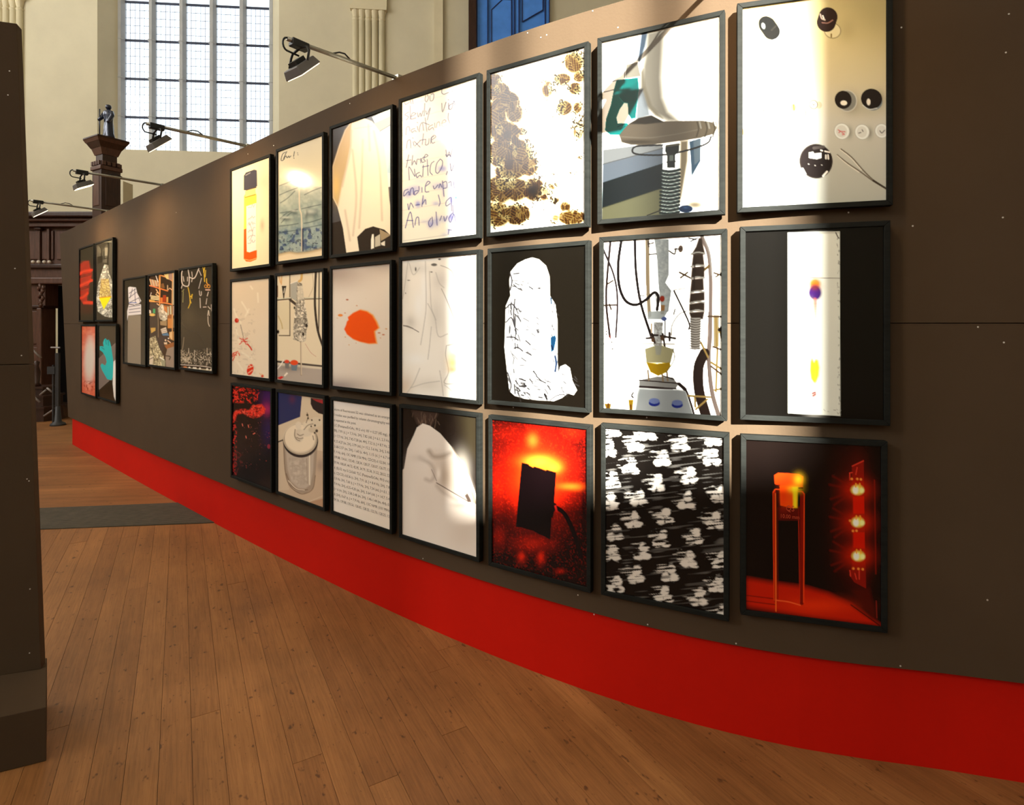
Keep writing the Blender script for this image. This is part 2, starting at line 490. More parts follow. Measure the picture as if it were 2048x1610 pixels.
door_panel(ub[2] + 0.10, ub[3] - 0.10, zc_ + 0.5, HZ - 0.2, 0.2, True)
door_panel(ub[4] + 0.09, ub[5] - 0.16, far_local(1060, 48)[1], HZ - 0.2, 0.33, False)

# ------------------------------------------------------------------ floor
floor = tag(box('floor', HX0, HX1, HY0, HY1, -0.12, -0.022, M_SLAB), 'worn brown wooden floor of the church', kind='structure')
# the threshold strip runs across at about five metres; boards turn direction there
def strip_y(x, k): return (4.93, 5.515)[k] + 0.116 * x + (0.0 if k == 0 else 0.02 * (x + 3))
random.seed(4)
me_plank = MB().box(-0.5, 0.5, -0.5, 0.5, -1.0, 0.0).mesh('plank', M_PLANK)
nrm = Vector((0.866, 0.5))
PW = 0.106
def add_plank(t0, t1, nn):
    o = bpy.data.objects.new('plank', me_plank)
    c = PLANK_DIR * ((t0 + t1) / 2) + nrm * nn
    o.location = (c.x, c.y, -0.0004 * random.random())
    o.rotation_euler = (0, 0, math.atan2(PLANK_DIR.y, PLANK_DIR.x))
    o.scale = (t1 - t0 - 0.002, PW - 0.0014, 0.0215)
    link(o, floor)
nn = -3.3
while nn < 3.4:
    # end under the strip
    t = 0.0
    for _ in range(40):
        p = PLANK_DIR * t + nrm * nn
        t += (strip_y(p.x, 0) + 0.28 - p.y) / 0.93
    tend = t
    t = -1.2 - random.random() * 2.5
    if nn < -1.2: t = tend - 3.2 - random.random()
    while t < tend - 0.02:
        t1 = min(t + random.uniform(2.2, 4.4), tend)
        if tend - t1 < 0.5: t1 = tend
        add_plank(t, t1, nn)
        t = t1
    nn += PW
far_field = [(HX0, strip_y(HX0, 0) + 0.26), (HX1, strip_y(HX1, 0) + 0.26), (HX1, HY1), (HX0, HY1)]
MB().prism(far_field, -0.0215, -0.0006).build('board_field', M_FIELD, floor)
near_l = [(HX0, HY0), (-3.2, HY0), (-3.2, 0), (-3.7, 1.5), (-5.9, strip_y(-5.9, 0) + 0.2), (HX0, strip_y(HX0, 0) + 0.2)]
MB().prism(near_l, -0.0215, -0.003).build('board_field', M_FIELD, floor)
MB().prism([(-3.2, HY0), (HX1, HY0), (HX1, 4.6), (5, 4.6), (2.6, 0.2), (-3.2, -0.6)], -0.0215, -0.004).build('board_field', M_FIELD, floor)

th = MB()
xa, xb = -9.0, -1.6
th.hexa([(xa, strip_y(xa, 0), -0.001), (xb, strip_y(xb, 0), -0.001), (xb, strip_y(xb, 1), -0.001), (xa, strip_y(xa, 1), -0.001)],
        [(xa, strip_y(xa, 0), 0.006), (xb, strip_y(xb, 0), 0.006), (xb, strip_y(xb, 1), 0.006), (xa, strip_y(xa, 1), 0.006)])
ths = tag(empty('floor_strip'), 'dark ribbed strip lying across the wooden floor beside the red base', 'strip')
th.build('plate', M_STRIP, ths)
rb = MB()
for i in range(24):
    f_ = (i + 0.5) / 24
    ya = lambda x, q: strip_y(x, 0) * (1 - q) + strip_y(x, 1) * q
    rb.hexa([(xa, ya(xa, f_ - 0.008), 0.006), (xb, ya(xb, f_ - 0.008), 0.006), (xb, ya(xb, f_ + 0.008), 0.006), (xa, ya(xa, f_ + 0.008), 0.006)],
            [(xa, ya(xa, f_ - 0.005), 0.0085), (xb, ya(xb, f_ - 0.005), 0.0085), (xb, ya(xb, f_ + 0.005), 0.0085), (xa, ya(xa, f_ + 0.005), 0.0085)])
tag(rb.build('ribs', M_STRIP, ths), kind='stuff')

# ------------------------------------------------------------------ exhibition wall (plan of its face, metres)
PLAN = [(-6.415, 8.09), (-6.009, 7.73), (-5.599, 7.368), (-5.139, 6.961), (-4.728, 6.599), (-4.155, 6.095), (-3.666, 5.667),
        (-3.146, 5.214), (-2.626, 4.764), (-2.192, 4.392), (-1.767, 4.032), (-1.363, 3.697), (-0.985, 3.391), (-0.667, 3.142),
        (-0.393, 2.937), (-0.154, 2.767), (0.082, 2.609), (0.293, 2.48), (0.505, 2.362), (0.702, 2.267), (0.904, 2.185),
        (1.099, 2.121), (1.307, 2.071), (1.515, 2.03), (1.755, 1.970), (2.10, 1.885), (2.5, 1.79), (3.3, 1.61)]
PLAN = np.array(PLAN)
SEG = np.hypot(*np.diff(PLAN, axis=0).T)
S_ = np.concatenate([[0], np.cumsum(SEG)])
def wall_pt(s, off=0.0):
    """point of the wall plan at arc length s, moved off metres behind the face; with the normal towards the visitor"""
    x, y = np.interp(s, S_, PLAN[:, 0]), np.interp(s, S_, PLAN[:, 1])
    e = 0.18
    tx = np.interp(s + e, S_, PLAN[:, 0]) - np.interp(s - e, S_, PLAN[:, 0])
    ty = np.interp(s + e, S_, PLAN[:, 1]) - np.interp(s - e, S_, PLAN[:, 1])
    l = math.hypot(tx, ty); tx, ty = tx / l, ty / l
    n = Vector((ty, -tx))                     # towards the visitor
    return Vector((x, y)) - n * off, n
def s_of_px(px):
    """arc length where the sight line through picture column px crosses the wall plan"""
    r = PLAN[:, 0] / PLAN[:, 1]
    return float(np.interp((px - 1024) / 1150.0, r[:-2], S_[:-2]))
WOFF = 0.034                                  # board face behind the prints' plane
def top_z(s):
    return float(np.interp(s, [s_of_px(p) for p in (113, 203, 312, 480, 778, 1220)], [2.872, 2.892, 2.905, 2.92, 2.962, 2.972]))
wall = tag(empty('exhibition_wall', (0, 0, 0)), 'long brown exhibition wall with a bright red base, hung with framed photographs', 'wall')
BOT, SEAM = 0.36, 1.613
S_END = S_[-1] - 0.05
def curved_board(name, sa_top, sa_bot, z_bot, z_top, off, thick, m):
    mb = MB()
    n = 90
    rows = []
    for i in range(n + 1):
        u = i / n
        ring = []
        for (zf, sa) in ((0, sa_bot), (1, sa_top)):
            s = sa + (S_END - sa) * u
            z = z_bot if zf == 0 else (z_top if z_top is not None else top_z(s))
            a, _ = wall_pt(s, off); b_, _ = wall_pt(s, off + thick)
            ring += [(a.x, a.y, z), (b_.x, b_.y, z)]
        rows.append(ring)                     # a_bot, b_bot, a_top, b_top
    for r in rows: mb.v += r
    for i in range(n):
        p, q = i * 4, i * 4 + 4
        mb.f += [(p, q, q + 2, p + 2), (p + 1, p + 3, q + 3, q + 1), (p + 2, q + 2, q + 3, p + 3), (p, p + 1, q + 1, q)]
    mb.f += [(0, 2, 3, 1), (n * 4, n * 4 + 1, n * 4 + 3, n * 4 + 2)]
    return mb.build(name, m, wall)
sl = lambda p: s_of_px(p)
s_top, s_bot = sl(113.5), sl(130)
s_mid = s_top + (s_bot - s_top) * 0.5
curved_board('upper_board', s_top, s_mid, SEAM + 0.0016, None, WOFF, 0.06, M_WALLBROWN)
curved_board('lower_board', s_mid, s_bot, BOT, SEAM - 0.0016, WOFF, 0.06, M_WALLBROWN)
curved_board('seam_light_block', s_mid + 0.05, s_mid + 0.05, SEAM - 0.1, SEAM + 0.1, WOFF + 0.0605, 0.03, M_WALLBROWN)  # unseen strip added so no light leaks through the seam
curved_board('red_base', sl(134.5), sl(134.5), 0.0, BOT - 0.001, WOFF + 0.022, 0.05, M_RED)
me_screw = MB().lathe([(0.0052, 0), (0.0052, 0.0012), (0.003, 0.002)], 8).mesh('screw', M_SCREW)
def screw(px, py, k=0.6):
    s = s_of_px(px)
    p, n = wall_pt(s, WOFF)
    z = EYE - (py - 648) / 1150.0 * p.y
    o = bpy.data.objects.new('screw', me_screw)
    o.location = (p.x, p.y, z)
    o.rotation_euler = Vector((n.x, n.y, 0)).to_track_quat('Z', 'Y').to_euler()
    o.scale = (k, k, k)
    link(o, wall)
for px, py in ((488, 308), (539, 291), (690, 207), (1048, 66), (1075, 75), (1087, 70), (1180, 22), (1232, 55), (1880, 60), (2030, 28), (2024, 105), (1968, 654),
               (2020, 685), (1473, 1287), (1292, 1249), (1183, 1229), (838, 1117), (1810, 1332), (1987, 1200), (1835, 452), (1704, 425), (1020, 815), (1150, 1190),
               (1290, 835), (452, 351), (2018, 435), (345, 425), (1812, 55)):
    screw(px, py)

# ------------------------------------------------------------------ the near partition at the left edge
part = tag(empty('near_partition', (-2.4, 2.4, 0)), 'plain brown partition with stepped base at the left edge, close to the visitor', 'partition')
def panel(name, pts, z0, z1, xr0, xr1, y0, thick, m):
    """board facing the visitor: right edge runs from xr0 (bottom) to xr1 (top)"""
    c, s_ = math.cos(PA), math.sin(PA)
    def ring(xr, z): return [(xr - 2.2 * c, y0 - 2.2 * s_, z), (xr, y0, z), (xr - thick * s_ * 1.2, y0 + thick * c, z), (xr - 2.2 * c - thick * s_, y0 - 2.2 * s_ + thick * c, z)]
    a, b_ = ring(xr0, z0), ring(xr1, z1)
    vs = [tuple(Vector(p) - part.location) for p in a + b_]
    return MB().hexa(vs[:4], vs[4:]).build(name, m, part, bevel=0.002)
PA = math.radians(19)                          # the partition stands at an angle
ZP = 1.445                                    # seam of the partition
xe = lambda z: -1.925 - (z - 0.2) * 0.0375
panel('lower_board', None, 0.2, ZP - 0.0012, xe(0.2), xe(ZP), 2.35, 0.05, M_WALLBROWN)
panel('upper_board', None, ZP + 0.0012, 2.838, xe(ZP), xe(2.838), 2.35, 0.05, M_WALLBROWN)
pv = part.location
MB().prism([(-3.70 - pv.x, 1.24 - pv.y), (-1.715 - pv.x, 2.118 - pv.y), (-1.965 - pv.x, 2.43 - pv.y), (-4.1 - pv.x, 1.70 - pv.y)], 0.0, 0.2).build('plinth', M_WALLBROWN, part, bevel=0.003)
for px, py in ((19, 142), (16, 190), (30, 537), (54, 958), (58, 962), (60, 1178), (59, 1306), (43, 711)):
    o = bpy.data.objects.new('screw', me_screw)
    r_ = (px - 1024) / 1150.0                  # sight line meets the board face
    Yh = (2.35 + 1.925 * math.tan(PA)) / (1 - r_ * math.tan(PA))
    o.location = (r_ * Yh - pv.x, Yh - pv.y, EYE - (py - 648) / 1150.0 * Yh)
    o.rotation_euler = (math.pi / 2, 0, PA)
    o.scale = (0.5, 0.5, 0.5)
    link(o, part)

# ------------------------------------------------------------------ floodlights on arms along the top of the exhibition wall
LAMP_WORDS = {203: 'floodlight on a thin arm at the far left end of the exhibition wall', 312: 'small floodlight on an arm hanging in front of the wooden pillar',
              480: 'black floodlight on an arm hanging in front of the great window', 778: 'nearest visible floodlight on a steel arm beside the clustered pilaster',
              1460: 'floodlight on a steel arm above the photograph of a stool, over the picture edge'}
def floodlight(px, L, power, droop, tilt):
    s = s_of_px(px)
    p, n = wall_pt(s, WOFF + 0.03)
    z = top_z(s) + 0.016
    root = tag(empty('arm_floodlight', (p.x, p.y, z), math.atan2(n.y, n.x)), LAMP_WORDS[px], 'lamp', 'floodlights on arms along the exhibition wall')
    # local x points out from the wall, z up
    e = L
    MB().box(-0.05, 0.02, -0.025, 0.025, -0.012, 0.010).build('bracket', M_STEEL, root)
    MB().tube([(-0.04, 0, 0), (L * 0.5, 0, droop * 0.5), (L + 0.03, 0, droop)], 0.0105, 10).build('arm', M_STEEL, root, smooth=True)
    loop = [(L + 0.02, 0, droop + 0.004)] + [(L + 0.03 + 0.022 * math.sin(t), 0, droop - 0.026 + 0.03 * math.cos(t)) for t in np.linspace(0.1, 3.0, 8)] + [(L - 0.03, 0, droop - 0.058)]
    MB().tube(loop, 0.0045, 8).build('cable', M_BLACK, root, smooth=True)
    MB().tube([(L * 0.50, 0, droop * 0.5 + 0.009), (L * 0.55, 0.0, droop * 0.5 + 0.026), (L * 0.6, 0, droop * 0.6 + 0.026), (L * 0.66, 0, droop * 0.66 + 0.009)], 0.004, 6).build('cable', M_BLACK, root, smooth=True)
    MB().box(L - 0.075, L + 0.012, -0.02, 0.02, droop - 0.024, droop + 0.012).build('clamp', M_BLACK, root, bevel=0.004)
    a = math.radians(tilt)                     # head leans back towards the wall
    Mh = Matrix.Translation((L - 0.035, 0, droop - 0.105)) @ Matrix.Rotation(a, 4, 'Y')
    T = lambda q: tuple(Mh @ Vector(q))
    for sgn in (-1, 1):
        MB().tube([(L - 0.035, 0, droop - 0.02), (L - 0.035, sgn * 0.06, droop - 0.03), (L - 0.035, sgn * 0.075, droop - 0.05), T((0.0, sgn * 0.075, 0.01))], 0.006, 8).build('yoke', M_BLACK, root, smooth=True)
    MB().hexa([T((-0.07, -0.065, -0.028)), T((0.07, -0.065, -0.028)), T((0.07, 0.065, -0.028)), T((-0.07, 0.065, -0.028))],
              [T((-0.06, -0.055, 0.012)), T((0.06, -0.055, 0.012)), T((0.06, 0.055, 0.012)), T((-0.06, 0.055, 0.012))]).build('housing', M_LAMPGREY, root, bevel=0.004)
    MB().hexa([T((-0.063, -0.058, -0.031)), T((0.063, -0.058, -0.031)), T((0.063, 0.058, -0.031)), T((-0.063, 0.058, -0.031))],
              [T((-0.063, -0.058, -0.028)), T((0.063, -0.058, -0.028)), T((0.063, 0.058, -0.028)), T((-0.063, 0.058, -0.028))]).build('lens', M_LENS, root)
    MB().box(-0.03, 0.03, -0.03, 0.03, 0, 0.02, Mh @ Matrix.Translation((0, 0, 0.012))).build('driver_box', M_BLACK, root)
    l = bpy.data.lights.new('flood', 'SPOT')
    l.energy = power
    l.color = (1.0, 0.70, 0.37)
    l.spot_size = math.radians(172)
    l.spot_blend = 0.7
    l.shadow_soft_size = 0.05
    lo = bpy.data.objects.new('flood_beam', l)
    lo.location = T((0, 0, -0.05))
    d = Mh.to_3x3() @ Vector((0, 0, -1))
    lo.rotation_euler = (-d).to_track_quat('Z', 'Y').to_euler()
    link(lo, root)
for px, L, pw, dr, ti in ((203, 0.66, 45, 0.01, 36), (312, 0.66, 46, 0.0, 27), (480, 0.64, 34, -0.01, 41), (778, 0.64, 18, -0.045, 44), (1460, 0.66, 22, 0.0, 36)):
    floodlight(px, L, pw, dr, ti)

# ------------------------------------------------------------------ dark church furniture behind the exhibition wall
def at(px, py, Y): return Vector(((px - 1024) / 1150.0 * Y, Y, EYE - (py - 648) / 1150.0 * Y))
# panelled oak screen at the far left, seen between the two partitions
YS = 10.6
X = lambda p: at(p, 0, YS).x
Z = lambda p: at(0, p, YS).z
scr = tag(empty('oak_screen', (X(90), YS, 0)), 'dark oak screen with heavy cornice and panels seen between the partitions', 'screen')
def sbox(name, p0, p1, d0, d1, q0, q1, m, bevel=0.0):
    return box(name, X(p0) - X(90), X(p1) - X(90), d0, d1, Z(q1), Z(q0), m, scr, bevel)
sbox('cornice', 20, 215, -0.35, 0.4, 430, 440, M_DARKWOOD, 0.02)
sbox('cornice', 22, 212, -0.25, 0.4, 440, 447, M_MIDWOOD, 0.02)
sbox('cornice', 24, 208, -0.16, 0.4, 447, 456, M_MIDWOOD, 0.01)
sbox('upper_panel', 28, 200, -0.02, 0.3, 456, 528, M_MIDWOOD)
for p0, p1 in ((30, 49), (52, 83), (86, 101), (104, 112), (115, 150)):
    sbox('raised_field', p0 + 1.5, p1 - 1.5, -0.05, -0.02, 462, 520, M_MIDWOOD, 0.02)
for p0 in (84, 102.5, 50.5):
    sbox('stile', p0 - 2.5, p0 + 2.5, -0.08, -0.02, 458, 524, M_MIDWOOD, 0.01)
sbox('carved_boss', 78, 92, -0.13, -0.02, 457, 462, M_DARKWOOD, 0.02)
for i, p0 in enumerate((46, 57, 68, 79, 90, 101, 111)):
    so = MB().lathe([(0.0, -0.03), (0.024, -0.022), (0.032, 0.0), (0.024, 0.022), (0.0, 0.03)], 10).build('stud', M_BRASS, scr, smooth=True)
    so.location = (X(p0) - X(90), -0.14, Z(525.5))
sbox('frieze', 25, 205, -0.13, 0.3, 529, 538, M_DARKWOOD, 0.02)
sbox('frieze', 28, 200, -0.06, 0.3, 538, 556, M_MIDWOOD)
sbox('frieze', 26, 204, -0.14, 0.3, 556, 569, M_MIDWOOD, 0.02)
sbox('lower_panel', 30, 95, -0.05, 0.25, 569, 612, M_MIDWOOD)
sbox('lower_moulding', 30, 96, -0.10, 0.25, 611, 616, M_DARKWOOD, 0.01)
sbox('post', 30, 90, -0.02, 0.25, 616, 830, M_MIDWOOD)
sbox('post_moulding', 81, 91, -0.10, 0.25, 616, 800, M_MIDWOOD, 0.02)
sbox('raised_field', 55, 79, -0.05, -0.02, 622, 688, M_MIDWOOD, 0.02)
sbox('raised_field', 55, 79, -0.05, -0.02, 694, 780, M_MIDWOOD, 0.02)
sbox('opening_shade_sheet', 90, 200, 0.3, 0.35, 569, 830, M_BLACKVOID)  # near-black sheet standing in for the shade inside the opening
br = MB()
for k, (p0, q0, r_) in enumerate(((93, 575, 0.05), (97, 583, 0.055), (94, 590, 0.045), (98, 597, 0.05), (95, 604, 0.04), (100, 577, 0.035), (96, 610, 0.03))):
    br.tube([(X(p0) - X(90), -0.16, Z(q0) + r_), (X(p0) - X(90) + r_, -0.19, Z(q0)), (X(p0) - X(90), -0.17, Z(q0) - r_), (X(p0) - X(90) - r_ * 0.7, -0.15, Z(q0))], [0.018, 0.03, 0.028, 0.012], 8)
br.build('carved_bracket', M_MIDWOOD, scr, smooth=True)
# octagonal wooden steps with rails in front of it
YT = 9.75
stp = tag(empty('wooden_steps', tuple(at(84, 0, YT).xy) + (0,)), 'dark polygonal wooden steps with pale handrails at the foot of the oak screen', 'steps')
for k, (rr, hh) in enumerate(((0.38, 0.24), (0.30, 0.42), (0.22, 0.56))):
    MB().lathe([(rr, hh - (0.24 if k == 0 else 0.18)), (rr, hh - 0.03), (rr + 0.03, hh - 0.03), (rr + 0.03, hh)], 8, (-0.02, 0.0)).build('tread', M_DARKWOOD, stp)
for (p0, q0), (p1, q1) in (((58, 692), (82, 716)), ((64, 790), (80, 805)), ((94, 776), (104, 784)), ((88, 832), (118, 812)), ((80, 790), (92, 780))):
    a, b_ = at(p0, q0, YT - 0.42), at(p1, q1, YT - 0.42)
    MB().tube([a - stp.location, b_ - stp.location], 0.016, 8).build('handrail', M_RAIL, stp, smooth=True)
MB().lathe([(0.07, 0.56), (0.04, 0.62), (0.055, 0.8), (0.03, 0.9), (0.045, 0.97), (0.0, 1.0)], 12, (-0.05, -0.05)).build('newel', M_DARKWOOD, stp, smooth=True)
# a folded dark stand beside the steps
std = tag(empty('folded_stand', (at(115, 0, 9.15).x, 9.15, 0)), 'dark metal stand with grey plate beside the wooden steps', 'stand')
u = lambda p: at(p, 0, 9.15).x - std.location.x
v = lambda q: at(0, q, 9.15).z
box('upright', u(112), u(119), -0.02, 0.02, 0.0, v(706), M_DARKMETAL, std)
box('upright', u(104), u(106.5), 0.0, 0.03, 0.0, v(730), M_DARKMETAL, std)
box('plate', u(97), u(112), -0.03, 0.0, v(748), v(733), M_DARKMETAL, std)
MB().tube([(u(104), -0.02, v(695)), (u(122), -0.02, v(695.5))], 0.014, 8).build('top_bar', M_RAIL, std)
MB().lathe([(0.11, 0.0), (0.10, 0.03), (0.05, 0.06), (0.03, 0.3)], 14, (u(116), 0)).build('foot', M_DARKMETAL, std, smooth=True)

# carved oak pillar with projecting cornice, statue on top
YP = 9.4
PX = at(213, 0, YP).x
pil = tag(empty('oak_pillar', (PX, YP, 0), math.radians(-30)), 'dark carved oak pillar with a broad stepped cornice beneath the statue', 'pillar')
zq = lambda q: at(0, q, YP).z
def pbox(name, hx, hy, q0, q1, m, bevel=0.01):
    return box(name, -hx, hx, -hy, hy, zq(q1), zq(q0), m, pil, bevel)
box('shaft', -0.145, 0.145, -0.145, 0.145, 0, zq(342), M_DARKWOOD, pil, 0.01)
pbox('shaft_field', 0.09, 0.155, 350, 415, M_MIDWOOD)
pbox('shaft_field', 0.155, 0.085, 350, 415, M_DARKWOOD)
pbox('necking', 0.165, 0.165, 336, 344, M_MIDWOOD)
pbox('capital_block', 0.14, 0.14, 326, 336, M_DARKWOOD)
for k in range(4):
    for sd in range(4):
        R = Matrix.Rotation(sd * math.pi / 2, 4, 'Z')
        MB().box(-0.13 + 0.07 * k, -0.085 + 0.07 * k, -0.168, -0.138, zq(335), zq(327), R).build('dentil', M_MIDWOOD, pil)
pbox('neck', 0.11, 0.11, 312, 327, M_DARKWOOD)
def flare(name, h0, h1, q0, q1, m):
    a = [(-h0, -h0, zq(q0)), (h0, -h0, zq(q0)), (h0, h0, zq(q0)), (-h0, h0, zq(q0))]
    b_ = [(-h1, -h1, zq(q1)), (h1, -h1, zq(q1)), (h1, h1, zq(q1)), (-h1, h1, zq(q1))]
    MB().hexa(a, b_).build(name, m, pil)
flare('cove', 0.12, 0.155, 313, 300, M_MIDWOOD)
flare('cornice', 0.16, 0.205, 300, 290, M_DARKWOOD)
flare('cornice', 0.21, 0.235, 290, 284, M_MIDWOOD)
pbox('cornice_top', 0.24, 0.24, 280, 284, M_DARKWOOD)
# draped statuette
stt = tag(empty('statue', (at(217, 0, YP - 0.1).x, YP - 0.1, zq(280)), math.radians(-20)), 'small dark bronze statue of a robed figure standing on the oak pillar', 'statue')
H = zq(214) - zq(280)
folds = lambda t, z: 1 + 0.10 * math.sin(7 * t + z * 9) * max(0.0, 1 - z / (0.72 * H))
prof = [(0.105, 0), (0.10, 0.02), (0.085, 0.12 * H), (0.08, 0.3 * H), (0.07, 0.48 * H), (0.072, 0.56 * H), (0.085, 0.66 * H), (0.092, 0.74 * H), (0.075, 0.80 * H), (0.035, 0.83 * H), (0.028, 0.855 * H)]
MB().lathe(prof, 28, sx=1.0, sy=0.8, fn=folds).build('robe', M_BRONZE, stt, smooth=True)
hd = MB().lathe([(0.005, 0.84 * H), (0.03, 0.855 * H), (0.044, 0.90 * H), (0.046, 0.94 * H), (0.036, 0.98 * H), (0.008, 1.0 * H)], 16, sx=0.92).build('head', M_BRONZE, stt, smooth=True)
MB().tube([(-0.08, -0.01, 0.75 * H), (-0.115, -0.03, 0.62 * H), (-0.09, -0.085, 0.52 * H), (-0.03, -0.10, 0.56 * H)], [0.034, 0.031, 0.026, 0.018], 10).build('arm', M_BRONZE, stt, smooth=True)
MB().tube([(0.08, -0.01, 0.75 * H), (0.115, -0.02, 0.62 * H), (0.095, -0.06, 0.47 * H), (0.09, -0.08, 0.40 * H)], [0.034, 0.031, 0.026, 0.018], 10).build('arm', M_BRONZE, stt, smooth=True)
MB().tube([(-0.12, -0.06, 0.0), (-0.118, -0.06, 0.86 * H)], 0.009, 8).build('staff', M_BRONZE, stt, smooth=True)
box('backrest', -0.13, -0.02, 0.03, 0.06, 0, 0.66 * H, M_DARKWOOD, stt)
# pale pier behind the pillar
YB = 11.5
pr = tag(empty('trim_2'), 'cream masonry pier behind the oak pillar', kind='structure')
box('pier', at(236, 0, YB).x, at(246, 0, YB).x, YB, YB + 0.3, 0, at(0, 362, YB).z, M_PLASTER, pr)

# ------------------------------------------------------------------ the photographs: flat prints, coloured point by point
RNG = np.random.RandomState(7)
LAT = RNG.rand(256, 256)
def vnoise(x, y, seed=0):
    x = x + seed * 17.3; y = y + seed * 9.1
    xi, yi = np.floor(x).astype(int), np.floor(y).astype(int)
    fx, fy = x - xi, y - yi
    fx = fx * fx * (3 - 2 * fx); fy = fy * fy * (3 - 2 * fy)
    g = lambda i, j: LAT[i & 255, j & 255]
    return (g(xi, yi) * (1 - fx) + g(xi + 1, yi) * fx) * (1 - fy) + (g(xi, yi + 1) * (1 - fx) + g(xi + 1, yi + 1) * fx) * fy
def fbm(x, y, seed=0):
    return 0.5 * vnoise(x, y, seed) + 0.3 * vnoise(x * 2.1, y * 2.1, seed + 3) + 0.2 * vnoise(x * 4.3, y * 4.3, seed + 5)

class Canvas:
    """a print: a grid of colour points. Outlines are given on a sketch sheet (crop) on which the print's four corners are known."""
    def __init__(s, quad, step, k=1.0):
        q = np.array(quad, float)
        w = (np.hypot(*(q[1] - q[0])) + np.hypot(*(q[2] - q[3]))) / 2
        h = (np.hypot(*(q[3] - q[0])) + np.hypot(*(q[2] - q[1]))) / 2
        s.nx, s.ny = max(20, int(w / step)), max(20, int(h / step))
        src = [(0, 0), (1, 0), (1, 1), (0, 1)]
        A, b = [], []
        for (u, v), (x, y) in zip(src, q):
            A += [[u, v, 1, 0, 0, 0, -x * u, -x * v], [0, 0, 0, u, v, 1, -y * u, -y * v]]; b += [x, y]
        s.H = np.append(np.linalg.solve(np.array(A), np.array(b)), 1).reshape(3, 3)
        u, v = np.meshgrid(np.linspace(0, 1, s.nx + 1), np.linspace(0, 1, s.ny + 1))
        s.u, s.v = u, v
        d = s.H[2, 0] * u + s.H[2, 1] * v + 1
        s.PX = (s.H[0, 0] * u + s.H[0, 1] * v + s.H[0, 2]) / d
        s.PY = (s.H[1, 0] * u + s.H[1, 1] * v + s.H[1, 2]) / d
        s.C = np.zeros(u.shape + (3,))
        s.k = k
        s.crop(0, 0, 1)
    def crop(s, ox, oy, sc):
        s.X, s.Y, s.sc = (s.PX - ox) * sc, (s.PY - oy) * sc, sc
        s.ox, s.oy = ox, oy
        return s
    def uv(s, x, y):
        """unit coordinates of a sketch point"""
        p = np.linalg.solve(s.H, np.array([x / s.sc + s.ox, y / s.sc + s.oy, 1.0]))
        return p[0] / p[2], p[1] / p[2]
    def c(s, col):
        if isinstance(col, str): return np.array([0.80, 0.80, 0.78])
        return np.clip(lin(col) * s.k, 0, 0.85)
    def fill(s, col): s.C[:] = s.c(col); return s
    def vgrad(s, stops):
        ys = [a for a, _ in stops]; cs = np.array([s.c(c) for _, c in stops])
        for i in range(3): s.C[..., i] = np.interp(s.Y, ys, cs[:, i])
        return s
    def sel(s, x0, y0, x1, y1):
        return np.nonzero((s.X > x0) & (s.X < x1) & (s.Y > y0) & (s.Y < y1))
    def put(s, idx, alpha, col):
        if len(idx[0]) == 0: return
        a = np.clip(alpha, 0, 1)[:, None]
        col = s.c(col) if not isinstance(col, np.ndarray) else col
        if s.k < 0.5:                         # colours darkened for the sun: mix by density
            s.C[idx] = np.exp(np.log(np.maximum(s.C[idx], 2e-4)) * (1 - a) + np.log(np.maximum(col, 2e-4)) * a)
        else:
            s.C[idx] = s.C[idx] * (1 - a) + col * a
    @staticmethod
    def curve(Q, n=4):
        E = np.vstack([2 * Q[0] - Q[1], Q, 2 * Q[-1] - Q[-2]])
        out = []
        for i in range(1, len(E) - 2):
            a, b, c, d = E[i - 1:i + 3]
            for t in np.linspace(0, 1, n, endpoint=False):
                out.append(b + .5 * t * (c - a + t * (2 * a - 5 * b + 4 * c - d + t * (3 * (b - c) + d - a))))
        return np.array(out + [Q[-1]])
    @staticmethod
    def seg(x, y, p, q):
        dx, dy = q[0] - p[0], q[1] - p[1]
        L = dx * dx + dy * dy + 1e-9
        t = np.clip(((x - p[0]) * dx + (y - p[1]) * dy) / L, 0, 1)
        return np.hypot(x - p[0] - t * dx, y - p[1] - t * dy)
    def polymask(s, P, soft):
        P = np.array(P, float); pad = soft * 2 + 2
        i = s.sel(P[:, 0].min() - pad, P[:, 1].min() - pad, P[:, 0].max() + pad, P[:, 1].max() + pad)
        x, y = s.X[i], s.Y[i]
        d = np.full(x.shape, 1e9); ins = np.zeros(x.shape, bool)
        for k in range(len(P)):
            p, q = P[k], P[(k + 1) % len(P)]
            d = np.minimum(d, s.seg(x, y, p, q))
            if p[1] != q[1]:
                ins ^= ((p[1] > y) != (q[1] > y)) & (x < (q[0] - p[0]) * (y - p[1]) / (q[1] - p[1]) + p[0])
        return i, 0.5 - np.where(ins, -d, d) / (2 * soft), x, y
    def poly(s, P, col, a=1.0, soft=None):
        i, m, x, y = s.polymask(P, soft or s.sc * 0.6)
        s.put(i, np.clip(m, 0, 1) * a, col); return s
    def stroke(s, P, w, col, a=1.0, soft=None):
        soft = soft or s.sc * 0.6
        Q = np.array(P, float); pad = w + soft * 2
        if len(Q) > 2: Q = s.curve(Q)
        i = s.sel(Q[:, 0].min() - pad, Q[:, 1].min() - pad, Q[:, 0].max() + pad, Q[:, 1].max() + pad)
        x, y = s.X[i], s.Y[i]
        d = np.full(x.shape, 1e9)
        for k in range(len(Q) - 1): d = np.minimum(d, s.seg(x, y, Q[k], Q[k + 1]))
        w = max(w, s.sc * 0.9)
        s.put(i, np.clip(0.5 - (d - w / 2) / (2 * soft), 0, 1) * a, col); return s
    def lines(s, L, w, col, a=1.0, soft=None):
        for P in L: s.stroke(P, w, col, a, soft)
        return s
